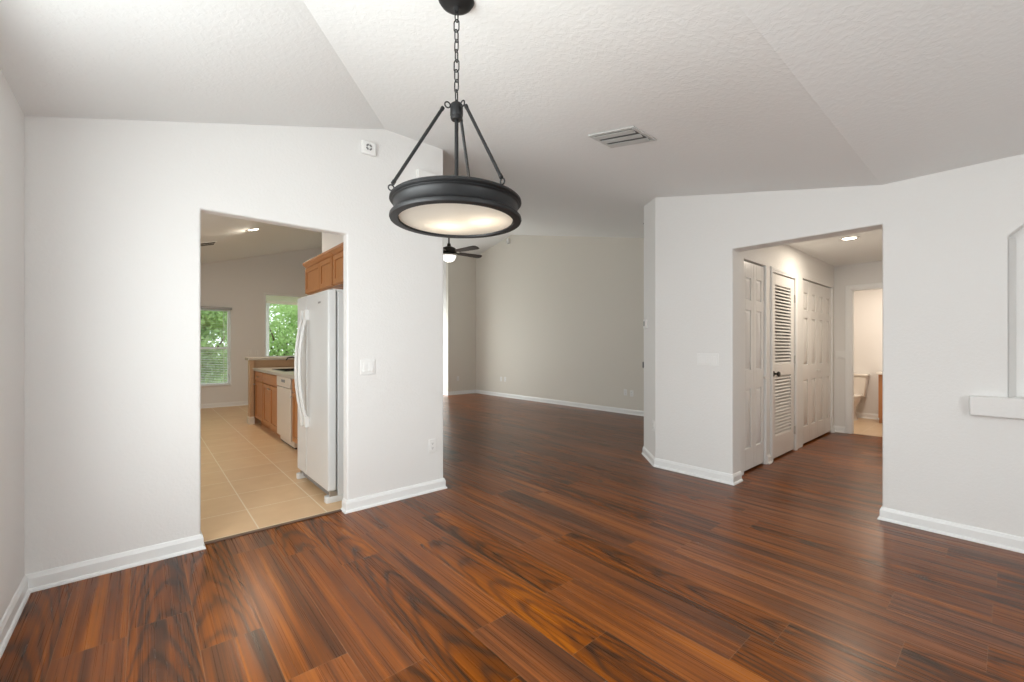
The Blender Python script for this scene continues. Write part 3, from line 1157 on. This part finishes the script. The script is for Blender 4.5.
mb.build('duct_opening', M['duct'], ve)

# kitchen ceiling register
ka = math.atan(0.295)
KM = lambda x, y: Matrix.Translation((x, y, kit_z(x))) @ Matrix.Rotation(-ka, 4, 'Y')
kv = thing('air_vent', 'dark slotted air vent in the kitchen ceiling beside the opening edge', 'vent', (0.72, 8.40, kit_z(0.72)))
mb = MB(KM(0.72, 8.40))
mb.box(-0.17, 0.17, -0.15, 0.15, -0.006, 0)
mb.build('frame', M['plate'], kv, bevel=0.002)
for s in (-0.07, 0.07):
    mb = MB(KM(0.72, 8.40))
    mb.box(-0.15, 0.15, s - 0.045, s + 0.045, -0.009, -0.005)
    mb.build('slot', M['slot'], kv)


# downlights
def downlight(mtx, label, watts, loc):
    t = thing('recessed_light', label, 'ceiling light', loc, 'recessed downlights')
    mb = MB(mtx)
    mb.lathe([(0.062, 0), (0.092, 0), (0.092, -0.004), (0.078, -0.008), (0.062, -0.004)], (0, 0, 0), 36, cap=False)
    mb.build('trim_ring', M['plate'], t, smooth=True)
    mb = MB(mtx)
    mb.lathe([(0.0, -0.003), (0.066, -0.003), (0.066, -0.001), (0, -0.001)], (0, 0, 0), 36, cap=False)
    mb.build('lens', M['can'], t)
    d = bpy.data.lights.new('downlight_lamp', 'AREA')
    d.shape = 'DISK'; d.size = 0.12; d.energy = watts; d.color = (1, 0.88, 0.72)
    lo = bpy.data.objects.new('downlight_lamp', d)
    COL.objects.link(lo)
    lo.parent = t
    lo.location = (0, 0, -0.02)
    return t


downlight(KM(1.285, 7.59), 'lit round recessed light in the kitchen ceiling', 24, (1.285, 7.59, kit_z(1.285)))
downlight(Matrix.Translation((5.85, 1.15, 2.44)), 'lit round recessed light in the hall ceiling', 14, (5.85, 1.15, 2.44))

# ------------------------------------------------------------------ pendant lamp
PX, PY = 0.913, 1.391
PD = 1.65


def pz(y):
    return EYE + (HORIZON - y) * PD / F_PX


pen = thing('pendant_light', 'dark bronze drum pendant lamp with frosted glass hanging from a chain', 'pendant lamp', (PX, PY, main_z(PY)))
P3 = lambda z: (PX, PY, z)
ztip = pz(12)
mb = MB()
zc = main_z(PY)
mb.lathe([(0.0, ztip), (0.006, ztip), (0.010, ztip + 0.006), (0.012, ztip + 0.016), (0.022, ztip + 0.022), (0.045, ztip + 0.026), (0.062, ztip + 0.034),
          (0.070, ztip + 0.046), (0.0715, ztip + 0.052), (0.0715, zc + 0.012), (0, zc + 0.012)], (PX, PY, 0), 40, cap=False)
mb.build('canopy', M['bronze'], pen, smooth=True)
zh1, zh0 = pz(104), pz(120)
# chain
zt, zb = ztip + 0.004, zh1 + 0.012
nl = 9
pitch = (zt - zb) / nl
for k in range(nl):
    mb = MB()
    zc_ = zt - (k + 0.5) * pitch
    hl, hw = pitch * 0.5 + 0.0045, 0.0100 if k % 2 else 0.0092
    tw = (0.35 if k % 2 == 0 else 1.92) + 0.25 * math.sin(k * 1.7)
    pts = []
    for j in range(20):
        a = 2 * PI * j / 20
        lx = hw * math.cos(a)
        lz = hl * math.sin(a)
        lx = max(-hw, min(hw, lx * 1.25))
        pts.append((PX + lx * math.cos(tw), PY + lx * math.sin(tw), zc_ + lz))
    mb.tube(pts, 0.0025, 6, closed=True)
    mb.build('chain_link', M['bronze'], pen, smooth=True)
# hub
mb = MB()
mb.lathe([(0.0, zh1 + 0.014), (0.006, zh1 + 0.014), (0.008, zh1 + 0.003), (0.020, zh1), (0.0245, zh1 - 0.006), (0.0245, zh0 + 0.016), (0.0225, zh0 + 0.013),
          (0.0235, zh0 + 0.008), (0.020, zh0), (0.0, zh0)], (PX, PY, 0), 32, cap=False)
mb.build('hub', M['bronze'], pen, smooth=True)
zr1, zr0 = 1.810, 1.731
R = 0.249
# stem
mb = MB()
mb.tube([P3(zh0 + 0.004), P3(1.79)], 0.0075, 12)
mb.build('stem', M['bronze'], pen, smooth=True)
# drum: outer shell profile with stepped top rim, cove and flared lower rim
mb = MB()
prof = [(R - 0.022, zr1 + 0.004), (R - 0.006, zr1 + 0.004), (R, zr1 - 0.001), (R + 0.001, zr1 - 0.008), (R - 0.003, zr1 - 0.013), (R - 0.007, zr1 - 0.014),
        (R - 0.007, zr1 - 0.017), (R - 0.011, zr1 - 0.019), (R - 0.0135, zr1 - 0.024), (R - 0.0145, zr1 - 0.045), (R - 0.013, zr0 + 0.026), (R - 0.007, zr0 + 0.017), (R, zr0 + 0.013),
        (R + 0.0015, zr0 + 0.006), (R - 0.001, zr0), (R - 0.030, zr0 - 0.001), (R - 0.032, zr0 + 0.004), (R - 0.034, zr0 + 0.020), (R - 0.024, zr0 + 0.030), (R - 0.022, zr1 + 0.004)]
mb.lathe(prof, (PX, PY, 0), 96, cap=False)
drum = mb.build('drum_shade', M['bronze'], pen, smooth=True)
# spider holding the lamp sockets
mb = MB()
for k in range(3):
    a = k * 2 * PI / 3 + 0.5
    mb.tube([(PX, PY, 1.790), (PX + (R - 0.02) * math.cos(a), PY + (R - 0.02) * math.sin(a), 1.790)], 0.005, 8)
mb.lathe([(0, 1.800), (0.03, 1.800), (0.03, 1.782), (0, 1.782)], (PX, PY, 0), 24, cap=False)
mb.build('spider', M['bronze'], pen, smooth=True)
mb = MB()
mb.lathe([(0.0, zr0 + 0.006), (R - 0.033, zr0 + 0.006), (R - 0.033, zr0 + 0.010), (0.0, zr0 + 0.010)], (PX, PY, 0), 72, cap=False)
mb.build('glass_diffuser', M['frost'], pen)
FW = Vector((math.sin(YAW), math.cos(YAW), 0))
RT = Vector((math.cos(YAW), -math.sin(YAW), 0))
for (dr, df) in ((-0.050, 0.080), (0.105, 0.020)):
    b0 = Vector((PX, PY, 0)) + RT * dr + FW * df
    mb = MB()
    mb.lathe([(0.0, 1.750), (0.012, 1.751), (0.019, 1.757), (0.022, 1.765), (0.019, 1.774), (0.012, 1.780), (0.0, 1.782)], (b0.x, b0.y, 0), 20, cap=False)
    bu = mb.build('light_bulb', M['bulb'], pen, smooth=True)
    d = bpy.data.lights.new('pendant_lamp', 'POINT')
    d.energy = 0.9; d.color = (1, 0.90, 0.76); d.shadow_soft_size = 0.03
    lo = bpy.data.objects.new('pendant_lamp', d)
    COL.objects.link(lo); lo.parent = pen
    lo.location = Vector((b0.x, b0.y, 1.815)) - ORG[pen]
# three slanted support rods with hooks: left, right, back
for az in (math.radians(207), math.radians(-43), math.radians(79)):
    dv = RT * math.cos(az) + FW * math.sin(az)
    a = Vector((PX, PY, zh1 - 0.020)) + dv * 0.050
    e = Vector((PX, PY, zr1 + 0.018)) + dv * (R - 0.002)
    dd = (e - a).normalized()
    mb = MB()
    mb.tube([a + dd * 0.012, e - dd * 0.014], 0.0062, 12)
    mb.tube([a + dd * 0.008, a + dd * 0.020], 0.0075, 12)
    mb.tube([e - dd * 0.024, e - dd * 0.010], 0.0075, 12)
    rod = mb.build('support_rod', M['bronze'], pen, smooth=True)
    for c_, r_ in ((Vector((PX, PY, zh1 - 0.012)) + dv * 0.036, 0.011), (e + Vector((0, 0, -0.006)), 0.010)):
        mb = MB()
        pts = [c_ + dv * r_ * math.cos(t) + Vector((0, 0, 1)) * r_ * math.sin(t) for t in [2 * PI * k / 16 for k in range(16)]]
        mb.tube(pts, 0.0026, 8, closed=True)
        mb.build('hook_ring', M['nickel'] if c_ is not None and r_ > 1 else M['bronze'], rod, smooth=True)

# ------------------------------------------------------------------ ceiling fan in the living room
FX, FY = 4.10, 6.49
fz = main_z(FY)
fan = thing('ceiling_fan', 'dark five blade ceiling fan with white bowl light in living room', 'ceiling fan', (FX, FY, fz))
mb = MB()
mb.lathe([(0, fz - 0.10), (0.03, fz - 0.10), (0.065, fz - 0.06), (0.075, fz + 0.02), (0, fz + 0.02)], (FX, FY, 0), 28, cap=False)
mb.build('canopy', M['darkmetal'], fan, smooth=True)
mb = MB()
mb.tube([(FX, FY, fz - 0.09), (FX, FY, 3.02)], 0.014, 12)
mb.lathe([(0.0, 3.09), (0.03, 3.08), (0.035, 3.03), (0, 3.02)], (FX, FY, 0), 20, cap=False)
mb.build('downrod', M['darkmetal'], fan, smooth=True)
mb = MB()
mb.lathe([(0, 3.03), (0.05, 3.03), (0.115, 3.00), (0.135, 2.96), (0.135, 2.915), (0.10, 2.895), (0, 2.895)], (FX, FY, 0), 36, cap=False)
mb.build('motor_housing', M['darkmetal'], fan, smooth=True)
mb = MB()
mb.lathe([(0, 2.893), (0.125, 2.893), (0.138, 2.875), (0.130, 2.865), (0, 2.865)], (FX, FY, 0), 36, cap=False)
mb.build('light_ring', M['nickel'], fan, smooth=True)
mb = MB()
mb.lathe([(0.128, 2.866), (0.122, 2.835), (0.100, 2.795), (0.062, 2.768), (0.0, 2.757)], (FX, FY, 0), 36, cap=False)
mb.build('bowl_shade', M['bowl'], fan, smooth=True)
for k in range(5):
    a = math.radians(-40.6 + 36) + k * 2 * PI / 5
    u = Vector((math.cos(a), math.sin(a), 0))
    t = Vector((-u.y, u.x, 0))
    c0 = Vector((FX, FY, 2.925))
    mb = MB()
    w0, w1 = 0.052, 0.070
    tilt = 0.012
    pts = [(0.20, -w0), (0.62, -w1), (0.66, -w1 * 0.75), (0.675, 0), (0.66, w1 * 0.75), (0.62, w1), (0.20, w0)]
    lo_ = [mb.v(c0 + u * r + t * s + Vector((0, 0, s * -0.20))) for r, s in pts]
    hi_ = [mb.v(c0 + u * r + t * s + Vector((0, 0, s * -0.20 + 0.008))) for r, s in pts]
    mb.bm.faces.new(lo_); mb.bm.faces.new(hi_)
    for i in range(len(pts)):
        j = (i + 1) % len(pts)
        mb.bm.faces.new((lo_[i], lo_[j], hi_[j], hi_[i]))
    bd = mb.build('blade', M['blade'], fan)
    mb = MB()
    for s in (-0.025, 0.025):
        mb.tube([c0 + u * 0.12 + t * s * 0.6, c0 + u * 0.19 + t * s, c0 + u * 0.27 + t * s * 0.8 + Vector((0, 0, 0.012))], 0.007, 8)
    mb.build('blade_bracket', M['darkmetal'], bd, smooth=True)
d = bpy.data.lights.new('fan_lamp', 'POINT')
d.energy = 3; d.color = (1, 0.95, 0.86); d.shadow_soft_size = 0.1
lo = bpy.data.objects.new('fan_lamp', d); COL.objects.link(lo); lo.parent = fan
lo.location = (0, 0, 2.70 - fz)

# ------------------------------------------------------------------ kitchen
fr = thing('refrigerator', 'white side by side refrigerator standing at the kitchen opening', 'refrigerator', (1.5, 4.0, 0))
mb = MB()
mb.box(1.190, 1.885, 3.550, 4.444, 0.035, 1.695)
mb.build('body', M['fridge'], fr, bevel=0.006)


def fdoor(y0, y1):
    mb = MB()
    mb.box(1.112, 1.180, y0, y1, 0.092, 1.712)
    return mb.build('door', M['fridge'], fr, bevel=0.012, bseg=3)


dn = fdoor(3.545, 4.138)
df_ = fdoor(4.147, 4.448)


def handle(y, par):
    mb = MB()
    pts = []
    for k in range(17):
        t = k / 16
        z = 0.60 + t * 0.93
        bow = math.sin(PI * t) ** 0.7
        pts.append((1.100 - 0.062 * bow, y, z))
    mb.tube(pts, 0.017, 12, rx=0.013)
    for z in (0.585, 1.535):
        mb.box(1.078, 1.113, y - 0.022, y + 0.022, z - 0.045, z + 0.045)
    mb.build('handle', M['plate'], par, smooth=True)


handle(4.085, dn)
handle(4.200, df_)
mb = MB()
mb.box(1.1105, 1.1125, 3.735, 3.80, 1.615, 1.63)
mb.build('badge', M['rod'], dn)
mb = MB()
mb.box(1.150, 1.190, 3.60, 4.40, 0.03, 0.088)
mb.build('base_grille', M['grey'], fr)
for y0, y1 in ((3.545, 3.615), (4.385, 4.448)):
    mb = MB()
    mb.prism([(1.100, y0 + 0.012), (1.115, y0), (1.25, y0), (1.25, y1), (1.115, y1), (1.100, y1 - 0.012)], 0.0, 0.050)
    mb.build('foot', M['fridge'], fr, bevel=0.004)
    mb = MB()
    mb.box(1.130, 1.185, y0 + 0.002, y0 + 0.03, 0.05, 0.092)
    mb.lathe([(0.012, 0.05), (0.012, 0.092)], (1.145, y0 + 0.03, 0), 14)
    mb.build('hinge', M['nickel'], fr)
for y0 in (3.56, 4.37):
    mb = MB()
    mb.box(1.15, 1.28, y0, y0 + 0.05, 1.695, 1.722)
    mb.build('hinge_cover', M['fridge'], fr, bevel=0.006)


def shaker(mb, xf, y0, y1, z0, z1, fw=0.055):
    """framed flat-panel door facing -X, front face at xf, 20 mm thick"""
    mb.box(xf, xf + 0.020, y0, y0 + fw, z0, z1); mb.box(xf, xf + 0.020, y1 - fw, y1, z0, z1)
    mb.box(xf, xf + 0.020, y0 + fw, y1 - fw, z0, z0 + fw); mb.box(xf, xf + 0.020, y0 + fw, y1 - fw, z1 - fw, z1)
    mb.box(xf + 0.010, xf + 0.018, y0 + fw, y1 - fw, z0 + fw, z1 - fw)


def knob(x, y, z, par):
    mb = MB()
    mb.lathe([(0.006, 0), (0.006, 0.012), (0.014, 0.016), (0.015, 0.024), (0.008, 0.029), (0, 0.030)], (x, y, z), 16, Matrix.Rotation(-PI / 2, 3, 'Y'))
    mb.build('knob', M['nickel'], par, smooth=True)


def wall_cabinet(y0, y1, ym, label):
    t = thing('wall_cabinet', label, 'cabinet', ((1.42 + 1.913) / 2, (y0 + y1) / 2, 1.85), 'upper kitchen cabinets')
    mb = MB()
    mb.box(1.420, 1.913, y0, y1, 1.85, 2.160)
    mb.build('body', M['cab'], t, bevel=0.002)
    for a, b_ in ((y0 + 0.012, ym - 0.006), (ym + 0.006, y1 - 0.012)):
        mb = MB()
        shaker(mb, 1.398, a, b_, 1.858, 2.140, 0.05)
        mb.build('door', M['cab'], t, bevel=0.002)
    mb = MB()
    mb.hexa([(1.408, y0, 2.150), (1.915, y0, 2.150), (1.915, y1, 2.150), (1.408, y1, 2.150),
             (1.382, y0, 2.180), (1.915, y0, 2.180), (1.915, y1 + 0.012, 2.180), (1.382, y1 + 0.012, 2.180)])
    mb.box(1.376, 1.915, y0, y1 + 0.014, 2.180, 2.208)
    mb.build('crown_moulding', M['cabh'], t, bevel=0.004)
    return t


wall_cabinet(3.385, 4.325, 3.855, 'honey wood wall cabinet directly above the refrigerator')
wall_cabinet(4.335, 5.270, 4.742, 'honey wood wall cabinet further in, left of the one above the refrigerator')

XF = 1.36


def base_cabinet(y0, y1, label, nd, drawer='drawer'):
    t = thing('base_cabinet', label, 'cabinet', (1.64, (y0 + y1) / 2, 0), 'base kitchen cabinets')
    mb = MB()
    mb.box(XF + 0.022, 1.905, y0, y1, 0.10, 0.873)
    mb.box(XF + 0.085, 1.905, y0, y1, 0.0, 0.10)
    mb.build('body', M['cab'], t)
    mb = MB()
    mb.box(XF, XF + 0.020, y0 + 0.01, y1 - 0.01, 0.715, 0.858)
    dr = mb.build(drawer, M['cabh'], t, bevel=0.004)
    if drawer == 'drawer':
        knob(XF, (y0 + y1) / 2, 0.785, dr)
    wd = (y1 - y0 - 0.02) / nd
    for k in range(nd):
        a = y0 + 0.01 + k * wd
        mb = MB()
        shaker(mb, XF, a + 0.004, a + wd - 0.004, 0.115, 0.700, 0.055)
        dd = mb.build('door', M['cab'], t, bevel=0.002)
        knob(XF, a + (0.035 if k == nd - 1 and nd > 1 else wd - 0.035), 0.65, dd)
    return t


base_cabinet(7.36, 7.965, 'narrow honey wood base cabinet with drawer beside the end post', 1)
base_cabinet(6.405, 7.35, 'wide honey wood base cabinet with two doors left of the dishwasher', 2, 'false_drawer_front')
base_cabinet(5.20, 5.675, 'honey wood base cabinet between the dishwasher and the refrigerator', 1)
dwt = thing('dishwasher', 'off white dishwasher built in between honey wood base cabinets', 'dishwasher', (1.64, 6.04, 0))
mb = MB()
mb.box(XF + 0.03, 1.90, 5.685, 6.395, 0.02, 0.873)
mb.build('tub', M['dw'], dwt)
mb = MB()
mb.box(XF - 0.012, XF + 0.03, 5.69, 6.39, 0.10, 0.735)
mb.build('door', M['dw'], dwt, bevel=0.006)
mb = MB()
mb.box(XF - 0.016, XF + 0.03, 5.69, 6.39, 0.742, 0.868)
cp = mb.build('control_panel', M['dw'], dwt, bevel=0.006)
mb = MB()
mb.box(XF - 0.0175, XF - 0.0155, 5.95, 6.13, 0.80, 0.835)
mb.build('latch', M['grey'], cp)
mb = MB()
mb.box(XF + 0.04, XF + 0.06, 5.69, 6.39, 0.0, 0.095)
mb.build('toe_panel', M['black'], dwt)

ct = thing('countertop', 'tan laminate kitchen countertop over the base cabinets', 'countertop', (1.62, 6.3, 0.873))
mb = MB()
# counter built around the sink cut-out
for (a, b_, c, d) in ((1.335, 1.47, 5.20, 7.962), (1.47, 1.84, 5.20, 6.50), (1.47, 1.84, 7.25, 7.962), (1.84, 1.912, 5.20, 7.962)):
    mb.box(a, b_, c, d, 0.873, 0.912)
mb.build('worktop', M['counter'], ct)
mb = MB()
mb.box(1.330, 1.336, 5.20, 7.962, 0.8732, 0.914)
mb.build('front_edge', M['counter'], ct, bevel=0.002)
sk = thing('kitchen_sink', 'dark basin set into the kitchen countertop in front of the bar', 'sink', (1.655, 6.875, 0.912))
mb = MB()
x0, x1, y0, y1 = 1.475, 1.835, 6.505, 7.245
zb_, zt_ = 0.895, 0.918
for (a, b_, c, d) in ((x0 - 0.015, x0 + 0.02, y0 - 0.015, y1 + 0.015), (x1 - 0.02, x1 + 0.015, y0 - 0.015, y1 + 0.015), (x0 + 0.02, x1 - 0.02, y0 - 0.015, y0 + 0.02), (x0 + 0.02, x1 - 0.02, y1 - 0.02, y1 + 0.015)):
    mb.box(a, b_, c, d, 0.913, zt_)
mb.build('rim', M['black'], sk, bevel=0.002)
mb = MB()
mb.box(x0 + 0.005, x1 - 0.005, y0 + 0.005, y1 - 0.005, 0.876, 0.884)
for (a, b_, c, d) in ((x0 + 0.005, x0 + 0.015, y0 + 0.005, y1 - 0.005), (x1 - 0.015, x1 - 0.005, y0 + 0.005, y1 - 0.005), (x0 + 0.015, x1 - 0.015, y0 + 0.005, y0 + 0.015), (x0 + 0.015, x1 - 0.015, y1 - 0.015, y1 - 0.005)):
    mb.box(a, b_, c, d, 0.884, 0.914)
mb.build('basin', M['black'], sk)
fa = thing('kitchen_faucet', 'small black faucet at the back of the kitchen countertop', 'faucet', (1.875, 7.52, 0.912))
mb = MB()
mb.lathe([(0.0, 0.912), (0.026, 0.912), (0.026, 0.925), (0.014, 0.935), (0.013, 1.03), (0.018, 1.05), (0.018, 1.085), (0.010, 1.105), (0, 1.107)], (1.875, 7.52, 0), 18, cap=False)
mb.build('body', M['black'], fa, smooth=True)
mb = MB()
mb.tube([(1.875, 7.52, 1.06), (1.80, 7.47, 1.09), (1.72, 7.42, 1.08), (1.69, 7.40, 1.045)], 0.010, 10)
mb.build('spout', M['black'], fa, smooth=True)

# breakfast bar behind the counter: panelled half wall, end post, raised top
bar = thing('breakfast_bar', 'pale wood panelled raised bar at the far end of the counter', 'bar', (1.9, 8.1, 0))
mb = MB()
mb.box(1.36, 2.60, 8.02, 8.14, 0, 1.035)
mb.build('half_wall', M['post'], bar)
mb = MB()
mb.box(1.292, 1.355, 7.985, 8.14, 0, 1.035)
pp = mb.build('end_post', M['post'], bar, bevel=0.004)
mb = MB()
mb.box(1.280, 1.359, 7.970, 8.15, 0, 0.11)
mb.box(1.286, 1.357, 7.978, 8.146, 0.11, 0.125)
mb.build('base_block', M['soffit'], pp, bevel=0.003)
mb = MB()
mb.box(1.262, 2.66, 7.965, 8.24, 1.035, 1.080)
mb.build('bar_top', M['counter'], bar, bevel=0.008, bseg=3)

# ------------------------------------------------------------------ bathroom
to = thing('toilet', 'white toilet against the back wall of the bathroom', 'toilet', (9.25, 1.84, 0))
ty = 1.84
mb = MB()
mb.hexa([(9.40, ty - 0.20, 0.38), (9.585, ty - 0.20, 0.38), (9.585, ty + 0.20, 0.38), (9.40, ty + 0.20, 0.38),
         (9.385, ty - 0.235, 0.745), (9.59, ty - 0.235, 0.745), (9.59, ty + 0.235, 0.745), (9.385, ty + 0.235, 0.745)])
mb.build('tank', M['porcelain'], to, bevel=0.02, bseg=3)
mb = MB()
mb.box(9.370, 9.595, ty - 0.247, ty + 0.247, 0.745, 0.785)
mb.build('tank_lid', M['porcelain'], to, bevel=0.012, bseg=3)


def oval_loft(mb, secs, seg=28):
    """secs: (x centre, half length, half width, z)"""
    rings = []
    for cx_, a, b_, z in secs:
        rings.append([mb.v((cx_ + a * math.cos(2 * PI * k / seg), ty + b_ * math.sin(2 * PI * k / seg), z)) for k in range(seg)])
    for A, B in zip(rings, rings[1:]):
        for k in range(seg):
            j = (k + 1) % seg
            mb.bm.faces.new((A[k], A[j], B[j], B[k]))
    mb.bm.faces.new(rings[0]); mb.bm.faces.new(rings[-1])


mb = MB()
oval_loft(mb, [(9.27, 0.27, 0.125, 0.0), (9.27, 0.25, 0.11, 0.05), (9.28, 0.22, 0.095, 0.13), (9.26, 0.23, 0.12, 0.22), (9.20, 0.27, 0.165, 0.31), (9.18, 0.28, 0.185, 0.375), (9.18, 0.28, 0.188, 0.395)])
mb.build('bowl', M['porcelain'], to, smooth=True)
mb = MB()
oval_loft(mb, [(9.185, 0.275, 0.188, 0.396), (9.185, 0.285, 0.195, 0.405), (9.185, 0.285, 0.195, 0.43), (9.19, 0.26, 0.17, 0.442)])
mb.build('seat_lid', M['porcelain'], to, smooth=True)
mb = MB()
mb.box(9.372, 9.386, ty + 0.12, ty + 0.20, 0.685, 0.70)
mb.build('flush_lever', M['nickel'], to, bevel=0.003)
va = thing('bathroom_vanity', 'wood vanity cabinet with white top partly behind the bathroom door frame', 'vanity', (9.35, 1.0, 0))
mb = MB()
mb.box(9.13, 9.585, 0.45, 1.415, 0.09, 0.80)
mb.box(9.19, 9.585, 0.45, 1.415, 0.0, 0.09)
mb.build('body', M['cab'], va)
for a, b_ in ((0.48, 0.93), (0.94, 1.39)):
    mb = MB()
    shaker(mb, 9.108, a, b_, 0.11, 0.77, 0.05)
    mb.build('door', M['cab'], va, bevel=0.002)
mb = MB()
mb.box(9.08, 9.595, 0.44, 1.435, 0.80, 0.835)
mb.build('vanity_top', M['porcelain'], va, bevel=0.006)
d = bpy.data.lights.new('bathroom_lamp', 'AREA')
d.shape = 'DISK'; d.size = 0.3; d.energy = 20; d.color = (1, 0.85, 0.70)
lo = bpy.data.objects.new('bathroom_lamp', d); COL.objects.link(lo)
lo.location = (8.6, 1.3, 2.41)
